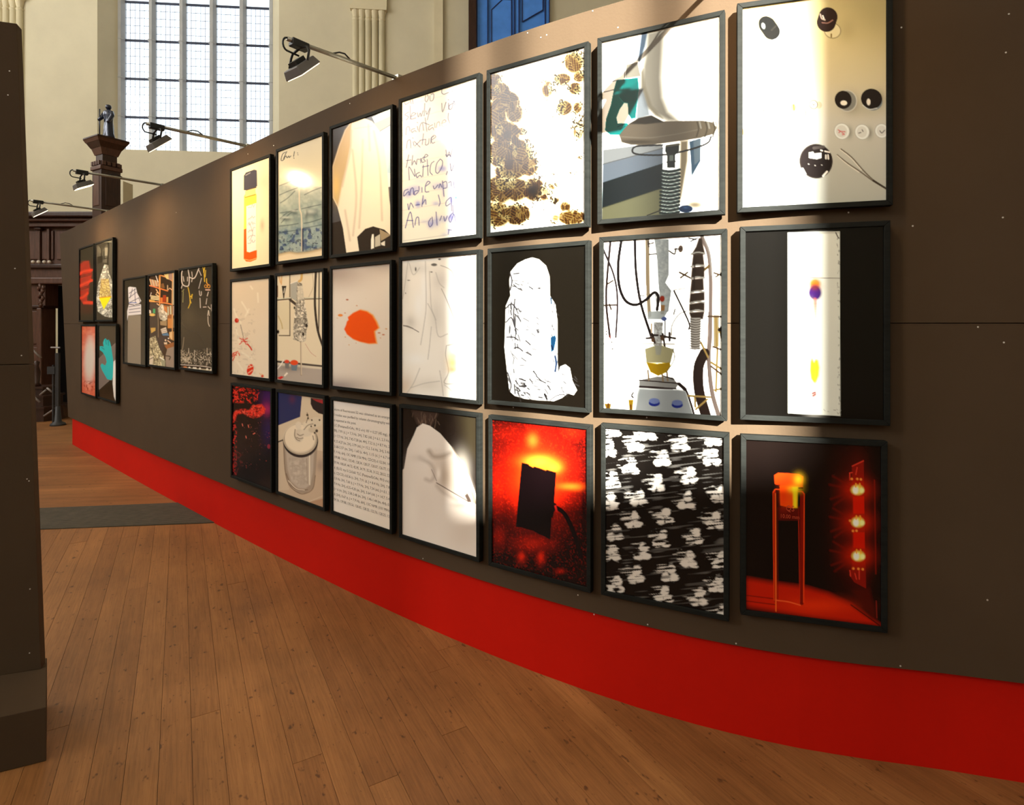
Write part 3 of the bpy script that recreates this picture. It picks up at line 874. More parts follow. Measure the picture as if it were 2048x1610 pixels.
    def ell(s, cx, cy, rx, ry, col, a=1.0, soft=None, rot=0.0):
        soft = soft or s.sc * 0.6
        R = max(rx, ry) + soft * 2
        i = s.sel(cx - R, cy - R, cx + R, cy + R)
        x, y = s.X[i] - cx, s.Y[i] - cy
        cr, sr = math.cos(rot), math.sin(rot)
        x, y = x * cr + y * sr, -x * sr + y * cr
        d = (np.hypot(x / rx, y / ry) - 1) * min(rx, ry)
        s.put(i, np.clip(0.5 - d / (2 * soft), 0, 1) * a, col); return s
    def ring(s, cx, cy, rx, ry, w, col, a=1.0):
        t = np.linspace(0, 2 * math.pi, 25)
        return s.stroke(list(zip(cx + rx * np.cos(t), cy + ry * np.sin(t))), w, col, a)
    def glow(s, cx, cy, rx, ry, col, a=1.0):
        """gaussian spot of ink"""
        i = s.sel(cx - 3 * rx, cy - 3 * ry, cx + 3 * rx, cy + 3 * ry)
        s.put(i, a * np.exp(-(((s.X[i] - cx) / rx) ** 2 + ((s.Y[i] - cy) / ry) ** 2)), col); return s
    def foil(s, P, lo, hi, scale, seed=1, a=1.0, gain=3.0, bias=0.5):
        i, m, x, y = s.polymask(P, s.sc * 0.6)
        n = np.abs(fbm(x / scale, y / scale, seed) - 0.5) * gain * 2 * bias + vnoise(x / scale * 2.3, y / scale * 2.3, seed + 9) * 0.35
        n = np.clip(n, 0, 1)[:, None]
        s.put(i, np.clip(m, 0, 1) * a, s.c(lo) * (1 - n) + s.c(hi) * n); return s
    def hatch(s, P, ang, per, dark, light, cross=0.0, a=1.0, soft=None, wob=0.6, fade=0.15, seed=1):
        i, m, x, y = s.polymask(P, soft or s.sc * 1.6)
        ca, sa = math.cos(ang), math.sin(ang)
        w = (fbm(x / 60, y / 60, seed) - 0.5) * per * wob * 4
        t = 0.5 + 0.5 * np.sin((x * sa - y * ca + w) * 2 * math.pi / per)
        if cross: t = t * (1 - cross) + cross * t * (0.5 + 0.5 * np.sin((x * ca + y * sa + w) * 2 * math.pi / (per * 1.1)))
        t = np.clip(t * 1.5 - 0.2, 0, 1)[:, None]
        f = 1 - fade * vnoise(x / 45, y / 45, seed + 2) * 2
        s.put(i, np.clip(m, 0, 1) * a * np.clip(f, 0, 1), s.c(dark) * (1 - t) + s.c(light) * t); return s
    def speckle(s, P, scale, col, thr=0.6, a=0.9, soft=None, seed=1, sx=1.0):
        i, m, x, y = s.polymask(P, soft or s.sc * 3)
        n = 0.6 * vnoise(x / scale / sx, y / scale, seed) + 0.4 * vnoise(x / scale * 1.9 / sx, y / scale * 1.9, seed + 4)
        s.put(i, np.clip(m, 0, 1) * a * np.clip((n - thr) * 9, 0, 1), col); return s
    def flecks(s, n, box, ln, w, col, ang=None, seed=1, inside=None, a=0.9):
        r = random.Random(seed)
        for _ in range(n):
            x, y = r.uniform(box[0], box[2]), r.uniform(box[1], box[3])
            t = ang + r.uniform(-.5, .5) if ang is not None else r.uniform(0, 3.14)
            l = ln * r.uniform(0.4, 1.2)
            s.stroke([(x, y), (x + l * math.cos(t), y + l * math.sin(t))], w * r.uniform(0.6, 1.3), col, a * r.uniform(0.5, 1))
        return s

QUAD = {
'c7r1': [(1483,24),(1773.5,-29),(1770.5,399),(1487.5,417)], 'c7r2': [(1490,465),(1769.5,451),(1765,840),(1491.5,829)], 'c7r3': [(1491.5,879),(1764.5,893),(1759,1249),(1492,1222)],
'c6r1': [(1201.5,87),(1437.5,31),(1441.5,418.5),(1207.5,441)], 'c6r2': [(1206.5,485),(1440,467),(1446,828.5),(1210,818)], 'c6r3': [(1210,859),(1446,872),(1449,1223),(1213,1187)],
'c5r1': [(980,146),(1168,97),(1171.5,446),(983,465)], 'c5r2': [(983,505),(1171,491),(1172.5,814),(984,801.5)], 'c5r3': [(985,841),(1173.5,856),(1175,1172),(985,1126)],
'c4r1': [(803,206),(954,155),(954.5,468.5),(805,486.5)], 'c4r2': [(804.5,522),(955,507),(954.5,800),(804,786)], 'c4r3': [(804,818),(953,832),(955.5,1112),(805.5,1070)],
'c3r1': [(664,261),(781,215),(783.6,496.4),(665,508.7)], 'c3r2': [(665.3,539),(781,527),(781,783.7),(665.3,772)], 'c3r3': [(666.6,800.8),(780.4,815.7),(782,1060),(667.6,1021.4)],
'c2r1': [(556,304.8),(645.7,270.5),(645.7,510.5),(557,523.7)], 'c2r2': [(554.6,552.5),(645.7,542.5),(645.7,768.7),(554.3,760)], 'c2r3': [(555.3,785.8),(646.8,796),(648.7,1015.5),(557.3,981.7)],
'c1r1': [(463.4,344.4),(539.3,312.7),(540,527),(464.6,538.6)], 'c1r2': [(464,564),(539.3,556),(539.3,756.4),(464,748.5)], 'c1r3': [(464.9,772),(542.4,781),(542.4,975.7),(465.8,952.8)],
'g1a': [(156.4,500),(186,491),(191.6,640),(161,641)], 'g1b': [(188.6,489.5),(224.7,478.7),(229.3,639),(193.2,640.3)], 'g1c': [(160.6,652.8),(190.2,652.3),(195,793),(165.2,784.5)], 'g1d': [(193.2,652.3),(231.1,651),(236.9,803),(199,793.7)],
'g2a': [(245,561.5),(291,554.6),(293.7,729.3),(249.5,724.7)], 'g2b': [(295,553.4),(349.5,544.3),(353,735),(299,729.3)], 'g2c': [(357.6,542),(425.4,530.5),(427.7,743),(361,734)]}
KS = 1.12                                     # ink density for prints hanging in the shade
KL = 0.065                                     # scales down the colours of sunlit prints to offset the sun

def art_c1r1(s):
    s.crop(440, 260, 5.689).fill((226, 208, 172))  # paper colour carries the lamps' warm tint
    s.glow(490, 500, 90, 160, (205, 188, 158), .6); s.glow(480, 1080, 26, 70, (165, 150, 125), .7); s.glow(480, 600, 50, 70, (198, 182, 155), .6)
    s.poly([(272,760),(285,735),(395,698),(414,740),(414,1380),(422,1440),(415,1470),(350,1497),(300,1495),(273,1465)], (238, 205, 75))
    s.poly([(285,700),(400,665),(404,735),(288,770)], (240, 215, 120)); s.stroke([(284,772),(400,736)], 10, (125, 95, 15))
    s.poly([(272,1135),(300,1122),(308,1390),(420,1365),(420,1450),(413,1470),(350,1497),(300,1495),(273,1465)], (236, 84, 14))
    s.poly([(298,872),(411,832),(413,1362),(335,1392),(306,1380)], (232, 216, 205)); s.stroke([(278,1470),(345,1480),(415,1455)], 8, (245, 170, 100))
    s.poly([(268,525),(292,488),(385,452),(416,458),(421,637),(405,655),(300,692),(268,690)], (60, 58, 68)); s.stroke([(290,520),(340,490)], 6, (150, 145, 150)); s.stroke([(300,690),(410,655)], 9, (95, 70, 30))
    r = random.Random(3)
    for y in (890, 1010, 1080, 1150, 1220, 1280):
        P = [(318 + 9 * i, y - 3.2 * i + r.uniform(-20, 20)) for i in range(10)]
        s.stroke(P, 5, (120, 95, 100), .8)
    s.stroke([(330,1050),(372,1170),(340,1260)], 6, (110, 85, 90), .7)
def art_c2r1(s):
    s.crop(440, 260, 5.689).vgrad([(60, (205, 192, 165)), (620, (212, 200, 165)), (1500, (222, 205, 170))])
    s.poly([(672,640),(885,552),(905,575),(1165,650),(1168,1360),(672,1415)], (182, 186, 166), 1, 14)
    s.poly([(672,900),(1165,840),(1168,1360),(672,1415)], (138, 152, 142), .9, 60); s.poly([(672,1130),(1165,1060),(1168,1360),(672,1415)], (98, 124, 134), .9, 50)
    s.foil([(672,640),(1165,650),(1168,1360),(672,1415)], (88, 108, 112), (190, 195, 178), 120, 4, .42)
    s.speckle([(672,1150),(1168,1090),(1168,1340),(672,1400)], 46, (38, 58, 105), .52, .75, seed=6); s.speckle([(672,1180),(1168,1120),(1168,1340),(672,1400)], 20, (35, 45, 60), .62, .7, seed=8)
    for P in ([(680,640),(780,600),(885,552)], [(680,745),(780,700),(880,662)], [(690,835),(770,780),(850,700)], [(685,950),(800,928),(885,905)], [(930,900),(1040,872),(1145,848)],
              [(680,1098),(790,1085),(890,1065)], [(955,1062),(1040,1045),(1155,1005)], [(680,1170),(880,1140)], [(945,1120),(1160,1075)], [(700,1060),(790,960),(860,925)], [(960,740),(1060,690),(1150,655)], [(690,1010),(760,950),(840,930)]):
        s.stroke(P, 9, (48, 62, 66), .75, 5)
    for cx, cy, rx, ry in ((850, 945, 40, 26), (1040, 950, 80, 50), (760, 1020, 70, 24), (980, 960, 20, 60)):
        s.glow(cx, cy, rx, ry, (45, 58, 62), .6); s.glow(cx - 10, cy - 22, rx * .7, ry * .5, (205, 205, 190), .6)
    s.stroke([(900,560),(905,880),(928,990),(932,1370)], 14, (214, 198, 170), .9); s.stroke([(942,1130),(944,1370)], 20, (38, 50, 75), .9)
    s.poly([(666,1415),(790,1385),(880,1398),(1000,1385),(1170,1340),(1172,1430),(664,1502)], (220, 200, 165)); s.stroke([(670,1420),(790,1390),(880,1400),(1000,1385),(1165,1345)], 26, (150, 112, 62), .6, 14)
    s.lines([[(742,258),(712,280),(694,345),(712,352),(735,330)], [(758,250),(722,332)], [(730,322),(752,300),(762,322),(782,300),(786,318),(806,300)], [(846,250),(836,305)], [(838,322),(842,326)], [(880,264),(883,266)], [(884,284),(887,286)]], 8, (35, 30, 40))
def art_c3r1(s):
    s.fill((44, 36, 31)).poly([(742,234),(784,212),(784,350),(770,350),(760,278),(752,256)], (168, 190, 200)); s.poly([(746,247),(784,228),(784,243),(757,262)], (165, 163, 152)); s.stroke([(757,262),(784,245)], 2, (110, 115, 115))
    s.poly([(768,345),(784,345),(784,372),(770,374)], (215, 215, 210)); s.poly([(770,374),(784,372),(784,432),(776,432)], (96, 92, 90)); s.poly([(664,399),(682,399),(684,440),(664,445)], (72, 70, 72))
    s.poly([(689,262),(702,243),(724,236),(742,242),(757,260),(766,284),(773,337),(778,395),(783,432),(783,472),(769,459),(746,452),(730,457),(714,473),(718,501),(693,504),(686,455),(675,413),(666,395),(665,335),(678,292)], (226, 212, 190))
    s.poly([(689,262),(702,244),(700,292),(692,335),(684,368),(676,412),(667,395),(665,335),(678,292)], (184, 158, 118), 1, 2)
    s.lines([[(702,262),(700,300),(690,345),(684,372)], [(704,300),(712,390),(706,470)], [(724,280),(722,380),(718,455)], [(746,262),(758,330),(764,440)], [(735,250),(738,300)], [(690,420),(700,480)]], 3.5, (186, 166, 142), .7, 2)
    s.glow(672, 372, 8, 26, (225, 185, 105), .6); s.stroke([(708,258),(742,252)], 1.2, (190, 175, 155))  # warm spot on the sleeve is the floodlight's reflection, painted in
    s.poly([(742,479),(744,468),(747,468),(748,480),(748,496),(742,498)], (228, 220, 205)); s.poly([(750,474),(760,468),(761,491),(750,494)], (182, 175, 158)); s.poly([(759,458),(782,470),(762,482)], (150, 132, 105)); s.poly([(762,486),(770,482),(770,492),(763,490)], (215, 208, 195))
def art_c1r2(s):
    s.crop(440, 520, 5.689).vgrad([(205, (200, 182, 158)), (700, (212, 195, 172)), (1345, (218, 202, 180))])
    s.lines([[(250,480),(300,560),(320,600)], [(430,380),(435,480)], [(350,300),(370,330)], [(160,560),(190,640),(240,720)], [(180,760),(240,1000)], [(290,640),(330,560)], [(250,1050),(360,1120)], [(200,1160),(260,1250)]], 14, (230, 216, 196), .7, 8)
    s.speckle([(137,560),(400,560),(400,1340),(137,1300)], 30, (176, 158, 140), .6, .4, seed=3)
    s.stroke([(236,740),(250,800),(268,880)], 9, (120, 108, 98), .8)
    s.ell(192, 690, 24, 27, (178, 36, 24)); s.ell(200, 684, 8, 14, (230, 90, 70), .7)
    s.lines([[(228,892),(300,930)], [(245,925),(312,932)], [(262,890),(300,962)], [(225,960),(250,935)], [(285,905),(315,890)]], 11, (196, 52, 38), .9); s.stroke([(312,955),(340,985),(362,1022)], 15, (192, 44, 24))
    s.lines([[(148,1066),(205,1042)], [(143,1105),(195,1060)], [(148,1145),(168,1100)], [(160,1080),(190,1085)], [(215,1058),(224,1085)], [(140,1090),(160,1060)]], 12, (205, 62, 38), .9)
    s.ell(345, 1245, 36, 64, (205, 44, 20), rot=.25); s.lines([[(318,1230),(372,1205)], [(322,1285),(368,1250)], [(335,1190),(350,1215)]], 10, (238, 180, 150), .9); s.ell(482, 1316, 16, 14, (200, 70, 40)); s.lines([[(450,1285),(462,1300)], [(470,1292),(492,1300)]], 8, (215, 150, 90), .8)
def art_c2r2(s):
    s.crop(440, 520, 5.689).fill((216, 200, 172))
    s.poly([(640,1145),(1180,1190),(1180,1212),(640,1170)], (74, 64, 58)); s.poly([(640,1172),(1180,1214),(1180,1235),(640,1200)], (205, 192, 170)); s.poly([(640,1200),(1180,1236),(1180,1430),(640,1380)], (168, 155, 144)); s.glow(800, 1230, 130, 40, (120, 110, 104), .7)
    s.lines([[(797,165),(797,860)], [(675,862),(797,860)]], 12, (96, 80, 62)); s.poly([(655,480),(790,470),(790,790),(660,800)], (205, 192, 158), .6); s.stroke([(665,640),(700,720),(712,780)], 14, (188, 165, 120))
    s.stroke([(650,455),(805,440)], 26, (105, 88, 70)); s.stroke([(650,447),(805,432)], 8, (240, 225, 200)); s.stroke([(965,440),(1180,432)], 24, (110, 92, 72)); s.stroke([(965,434),(1180,426)], 8, (238, 222, 196)); s.stroke([(800,455),(870,510)], 30, (70, 58, 50))
    s.stroke([(1090,130),(1080,380),(1082,560),(1112,800),(1180,1010)], 26, (56, 46, 40)); s.stroke([(1126,130),(1124,600),(1120,840)], 13, (60, 50, 44)); s.stroke([(1050,150),(1060,300),(1010,420)], 5, (170, 150, 125))
    s.poly([(805,272),(888,240),(884,320),(876,480),(805,428)], (165, 160, 148)); s.stroke([(805,272),(888,240)], 8, (225, 215, 200))
    s.stroke([(932,160),(925,225),(900,245)], 26, (206, 164, 98))
    s.foil([(878,250),(935,270),(955,420),(985,600),(1002,720),(985,800),(975,915),(925,938),(872,915),(835,905),(836,780),(848,640),(858,520),(872,470)], (62, 52, 44), (226, 212, 190), 34, 2)
    s.poly([(884,300),(945,290),(955,440),(880,460)], (208, 196, 172), .75)
    s.ell(985, 745, 14, 20, (40, 32, 30)); s.ell(946, 842, 12, 18, (40, 32, 30)); s.ell(848, 545, 8, 16, (40, 32, 30))
    s.stroke([(922,930),(924,1305)], 14, (150, 130, 106)); s.stroke([(926,930),(927,1300)], 4, (225, 205, 180)); s.stroke([(970,950),(1030,1045),(1090,1092)], 5, (190, 140, 122))
    s.poly([(705,298),(758,298),(740,380),(732,440),(722,440),(716,380)], (46, 38, 34)); s.stroke([(738,325),(728,375)], 8, (200, 190, 175)); s.lines([[(675,190),(690,260)], [(705,190),(700,280)]], 14, (205, 160, 110)); s.stroke([(655,300),(655,420)], 14, (120, 85, 60)); s.ell(662, 820, 14, 22, (45, 34, 30))
    s.poly([(735,1150),(790,1150),(785,1235),(745,1232)], (112, 108, 106)); s.ell(762, 1156, 28, 20, (205, 66, 42)); s.poly([(804,1165),(888,1165),(872,1258),(815,1255)], (104, 118, 128)); s.ell(845, 1166, 44, 30, (216, 74, 34)); s.stroke([(655,1240),(690,1200),(725,1140)], 12, (225, 215, 205))
    s.poly([(648,1345),(700,1322),(728,1332),(690,1362)], (196, 40, 38)); s.poly([(728,1315),(760,1278),(776,1290),(738,1328)], (226, 214, 200))
def art_c3r2(s):
    s.crop(440, 520, 5.689).fill((214, 203, 192)).glow(1300, 150, 380, 170, (150, 132, 122), .8); s.glow(1850, 40, 300, 110, (160, 145, 136), .8); s.glow(1330, 1440, 330, 95, (142, 130, 128), .9)
    P = [(1600,562),(1680,580),(1745,625),(1790,700),(1818,772),(1768,812),(1776,870),(1792,952),(1700,957),(1600,935),(1520,905),(1450,850),(1418,790),(1440,740),(1450,700),(1470,680),(1460,650),(1520,600)]
    s.poly(P, (240, 150, 70), 1, 9); s.poly([(1600 + (x - 1610) * .96, 760 + (y - 760) * .95) for x, y in P], (228, 80, 18), 1, 7)
    for x, y, rx, ry, c in ((1450, 455, 15, 9, (165, 90, 55)), (1372, 632, 28, 15, (216, 125, 40)), (1558, 522, 9, 6, (190, 130, 90)), (1425, 606, 9, 6, (190, 120, 80)), (1810, 828, 16, 7, (175, 95, 50)), (1858, 848, 15, 7, (180, 95, 45)), (1890, 782, 12, 6, (195, 140, 70)), (1825, 885, 8, 5, (200, 150, 100)), (1470, 966, 8, 6, (200, 160, 120)), (1428, 878, 8, 6, (200, 150, 90)), (1338, 664, 10, 6, (205, 180, 150)), (1550, 945, 6, 5, (205, 150, 100)), (1660, 440, 6, 4, (205, 190, 170))):
        s.ell(x, y, rx, ry, c, .95)
def art_c1r3(s):
    s.crop(440, 760, 5.03).fill((12, 5, 9))
    s.glow(480, 170, 80, 130, (52, 14, 78), .95); s.glow(480, 500, 60, 140, (24, 10, 66), .95); s.glow(470, 290, 45, 60, (150, 26, 84), .9)
    red = (214, 46, 34)
    for P, w in (([(150,110),(182,88),(190,150),(178,190)], 46), ([(300,110),(345,105)], 36), ([(240,120),(262,150),(285,205)], 30), ([(140,170),(150,180)], 26), ([(365,150),(370,190)], 22)):
        Q = np.array(P); x0, y0 = Q.min(0) - w; x1, y1 = Q.max(0) + w
        s.stroke(P, w, (70, 10, 12), .8, 14); s.speckle([(x0,y0),(x1,y0),(x1,y1),(x0,y1)], 15, red, .52, .9, 12, seed=int(x0))
    cloud = [(135,350),(165,312),(240,300),(300,305),(330,258),(420,245),(455,285),(445,330),(400,365),(345,385),(290,372),(230,338),(170,356),(150,420),(128,440)]
    s.poly(cloud, (120, 18, 16), .95, 12); s.speckle(cloud, 17, red, .38, .95, 10, seed=4); s.speckle(cloud, 9, (245, 90, 70), .62, .8, 8, seed=5)
    s.speckle([(128,420),(170,420),(165,960),(125,960)], 14, (180, 34, 30), .5, .85, 10, seed=7); s.speckle([(128,700),(220,700),(215,960),(128,960)], 20, (90, 14, 22), .55, .8, 20, seed=8)
    s.speckle([(220,400),(500,400),(500,900),(200,900)], 11, (150, 52, 46), .79, .9, 10, seed=9); s.ell(490, 660, 16, 22, (130, 30, 50), .8); s.lines([[(225,450),(230,470)], [(285,458),(290,480)], [(262,570),(266,590)], [(335,545),(352,535)]], 7, (220, 110, 90))
def art_c2r3(s):
    s.crop(440, 760, 5.03).fill((186, 162, 138))
    s.poly([(570,125),(818,165),(802,372),(570,470)], (34, 42, 84)); s.glow(720, 200, 30, 40, (90, 38, 60), .6); s.poly([(570,470),(802,374),(840,430),(650,520),(632,605),(570,628)], (202, 182, 156)); s.stroke([(574,632),(640,604)], 14, (60, 50, 46)); s.poly([(570,640),(640,612),(655,900),(700,1100),(570,1110)], (196, 176, 152), .8)
    s.poly([(818,155),(908,170),(915,262),(960,315),(1060,350),(1060,720),(900,690),(810,560),(800,380)], (202, 182, 156)); s.poly([(905,178),(1060,195),(1060,350),(985,332),(928,290),(905,240)], (38, 30, 32)); s.poly([(918,186),(1050,200),(1035,236),(962,212)], (160, 44, 46))
    s.poly([(638,640),(655,900),(698,1050),(790,1132),(862,1138),(935,1090),(960,950),(978,650)], (156, 138, 120)); s.poly([(660,700),(680,900),(715,1020),(790,1085),(860,1090),(910,1050),(935,930),(945,700)], (178, 162, 146), 1, 8)
    s.foil([(690,780),(880,790),(880,1040),(800,1060),(720,1000)], (150, 134, 118), (200, 186, 170), 50, 3, .5)
    s.lines([[(640,640),(656,900),(698,1050),(790,1132),(862,1138),(935,1090),(958,960)], [(668,940),(720,1060),(800,1105),(880,1100)]], 8, (120, 100, 82)); s.stroke([(690,1010),(770,1090),(850,1105)], 7, (214, 198, 178)); s.stroke([(898,760),(902,1050)], 9, (232, 214, 190)); s.stroke([(870,790),(880,1040)], 5, (140, 122, 104))
    s.ell(808, 612, 176, 168, (46, 38, 36), rot=.25); s.ell(804, 592, 170, 158, (206, 188, 164), rot=.25); s.ring(806, 594, 160, 148, 7, (150, 132, 110)); s.ell(800, 585, 150, 136, (224, 206, 180), rot=.25)
    for cx, cy, rx, ry, c in ((790, 560, 48, 68, (206, 190, 168)), (785, 460, 30, 40, (214, 198, 176)), (860, 530, 60, 40, (212, 196, 174)), (900, 450, 75, 42, (214, 198, 174)), (960, 420, 60, 48, (206, 190, 166)), (930, 500, 46, 30, (196, 178, 154))): s.ell(cx, cy, rx, ry, c, 1, 6)
    s.lines([[(752,500),(748,560),(770,600),(800,612)], [(775,545),(800,560),(835,548)], [(768,580),(800,592),(830,584)], [(840,500),(880,455),(930,440)], [(870,330),(880,370),(862,430)], [(930,560),(938,600)]], 8, (128, 110, 92))
    for x, y, r_ in ((872, 352, 11), (880, 385, 9), (918, 402, 8), (996, 400, 9), (912, 465, 8), (950, 455, 10), (968, 510, 14), (948, 530, 9)): s.ell(x, y, r_, r_ * 1.1, (70, 58, 48))
    s.glow(1010, 860, 40, 60, (150, 130, 118), .7); s.poly([(1070,1185),(890,1225),(1070,1310)], (170, 134, 106)); s.stroke([(890,1225),(1070,1150)], 6, (205, 185, 160))
def art_c3r3(s):
    s.crop(0, 0, 1).vgrad([(800, (222, 213, 206)), (1060, (226, 216, 206))])
def art_c4r1(s):
    s.crop(795, 140, 8.947).fill((234, 224, 212))
    ln = (196, 184, 178)
    for y in (660, 925, 1190, 1455): s.stroke([(80,y),(1440,y - 355)], 5, ln, .8)
    ink = (56, 48, 92)
    s.lines([[(125,600),(140,632),(205,592)], [(222,560),(236,612)], [(262,548),(272,612)], [(500,470),(486,540),(512,582),(545,515),(530,455)], [(572,470),(580,560),(632,540),(640,440),(590,450)], [(788,350),(784,415),(825,442),(905,408)], [(965,386),(975,384)], [(1000,372),(1010,368)]], 15, ink, .9)
    s.lines([[(196,765),(128,815),(192,852),(155,908)], [(220,655),(226,890)], [(238,850),(325,795),(262,785),(236,890),(320,872)], [(352,780),(368,852),(402,782),(418,842),(452,742)], [(482,610),(470,832)], [(500,742),(522,802),(580,690),(528,905)],
             [(785,605),(800,760),(860,585)], [(906,600),(912,712)], [(902,538),(908,545)], [(992,600),(922,642),(915,702),(962,700),(1002,560),(1024,652)]], 15, ink, .95)
    s.lines([[(150,1172),(158,1050),(205,1030),(222,1110)], [(305,1060),(250,1082),(258,1130),(302,1098),(332,1112)], [(352,1022),(366,1092)], [(350,950),(356,956)], [(386,1118),(400,1010),(440,958),(462,1092)], [(490,868),(522,1108)], [(450,948),(562,992)], [(625,990),(556,1030),(560,1086),(622,1040),(642,1082)], [(660,960),(666,1042)], [(690,1040),(702,960),(742,940),(752,1012)], [(780,970),(862,930),(832,900),(790,950),(800,1022),(880,990)], [(906,780),(900,880),(932,962)]], 15, ink, .95)
    s.lines([[(162,1412),(178,1290),(226,1268),(238,1402)], [(280,1300),(292,1362)], [(268,1228),(276,1232)], [(300,1290),(402,1392)], [(402,1280),(310,1372)], [(462,1150),(440,1342)], [(398,1272),(502,1250)], [(502,1260),(500,1352),(550,1330),(562,1240)], [(590,1322),(600,1222),(642,1200)], [(610,1262),(682,1205),(642,1180),(600,1250),(622,1322),(664,1302)], [(970,1150),(995,1252),(1042,1160)]], 15, (50, 44, 96), .95)
    s.lines([[(862,1440),(882,1552),(922,1470),(942,1552),(982,1400)], [(1012,1480),(1022,1512)], [(1080,1400),(1086,1502)], [(1010,1340),(1018,1348)]], 15, (58, 54, 110), .9)
    s.crop(795, 310, 8.947)
    for y in (170, 480, 740, 1000, 1270): s.stroke([(80,y),(1440,y - 250)], 5, ln, .7)
    bl = (96, 104, 196)
    for x, y, rx, ry, a in ((800, 250, 110, 70, .8), (400, 470, 260, 80, .25), (250, 650, 150, 90, .7), (190, 720, 80, 70, .5), (760, 560, 170, 70, .6), (330, 590, 120, 60, .4), (370, 880, 62, 70, .95), (470, 830, 50, 80, .5), (690, 870, 80, 46, .5), (960, 810, 60, 100, .8), (600, 1230, 70, 90, .8), (700, 1190, 70, 110, .6), (960, 1110, 70, 100, .9), (840, 1150, 110, 70, .45), (920, 1350, 60, 70, .45), (850, 1420, 80, 40, .3), (480, 1190, 90, 40, .3), (820, 680, 40, 110, .3)):
        s.glow(x, y, rx * .8, ry * .8, bl, a * .8)
    s.glow(1045, 765, 34, 34, (50, 140, 225), .9); s.glow(1100, 470, 18, 26, (120, 200, 220), .6); s.glow(1205, 130, 14, 30, (110, 180, 210), .6)
    dk = (52, 52, 128)
    s.lines([[(202,10),(160,232)], [(158,112),(242,100)], [(272,20),(258,192),(300,112),(332,172)], [(340,182),(352,92),(392,90)], [(412,70),(416,152)], [(482,40),(430,82),(442,142),(482,130)], [(480,62),(542,22),(502,0),(470,82),(502,122)], [(860,0),(880,40),(920,0),(950,40)]], 15, (50, 44, 96), .95)
    s.lines([[(214,452),(208,222),(312,392),(304,262)], [(395,320),(340,350),(352,412),(402,370),(432,402)], [(462,190),(452,392)], [(530,92),(546,372)], [(446,224),(562,200)], [(652,122),(600,170),(580,302),(622,362)], [(762,80),(700,162),(680,292),(722,332),(790,222),(802,122),(762,80)], [(940,160),(962,292),(1002,182)], [(890,300),(870,360)]], 15, (52, 50, 112), .95)
    s.lines([[(192,620),(130,650),(120,742),(202,660),(212,722)], [(230,722),(242,620),(282,600),(292,712)], [(372,640),(310,660),(312,722),(382,650),(386,570)], [(440,590),(440,670)], [(510,562),(582,502),(542,480),(500,560),(502,662),(562,662)], [(640,560),(662,612),(722,540)], [(740,592),(762,520),(792,582)], [(802,470),(832,742)], [(812,500),(872,480),(882,582),(822,602)], [(912,502),(952,480),(962,562)], [(1000,480),(1012,592)]], 15, dk, .9)
    s.lines([[(190,880),(210,982),(242,862),(290,940)], [(330,900),(400,890)], [(462,732),(440,922)], [(450,882),(502,802),(512,882)], [(732,720),(762,850),(742,912)], [(942,762),(872,832),(872,912),(942,872)], [(960,760),(970,1000)], [(990,900),(995,1060)], [(150,1302),(236,1020),(292,1292)], [(178,1170),(282,1172)], [(320,1252),(342,1130),(382,1120),(392,1252)], [(602,1130),(560,1202),(582,1282),(632,1222),(622,1110)], [(692,1020),(712,1252)], [(760,1170),(790,1090)], [(830,1100),(850,1180),(890,1090)], [(980,1040),(920,1130),(950,1200),(1010,1060),(1040,1200)], [(910,1330),(970,1340)], [(920,1340),(910,1410)]], 15, dk, .9)
    s.stroke([(110,1532),(700,1450),(1440,1350)], 6, (160, 152, 150), .7)
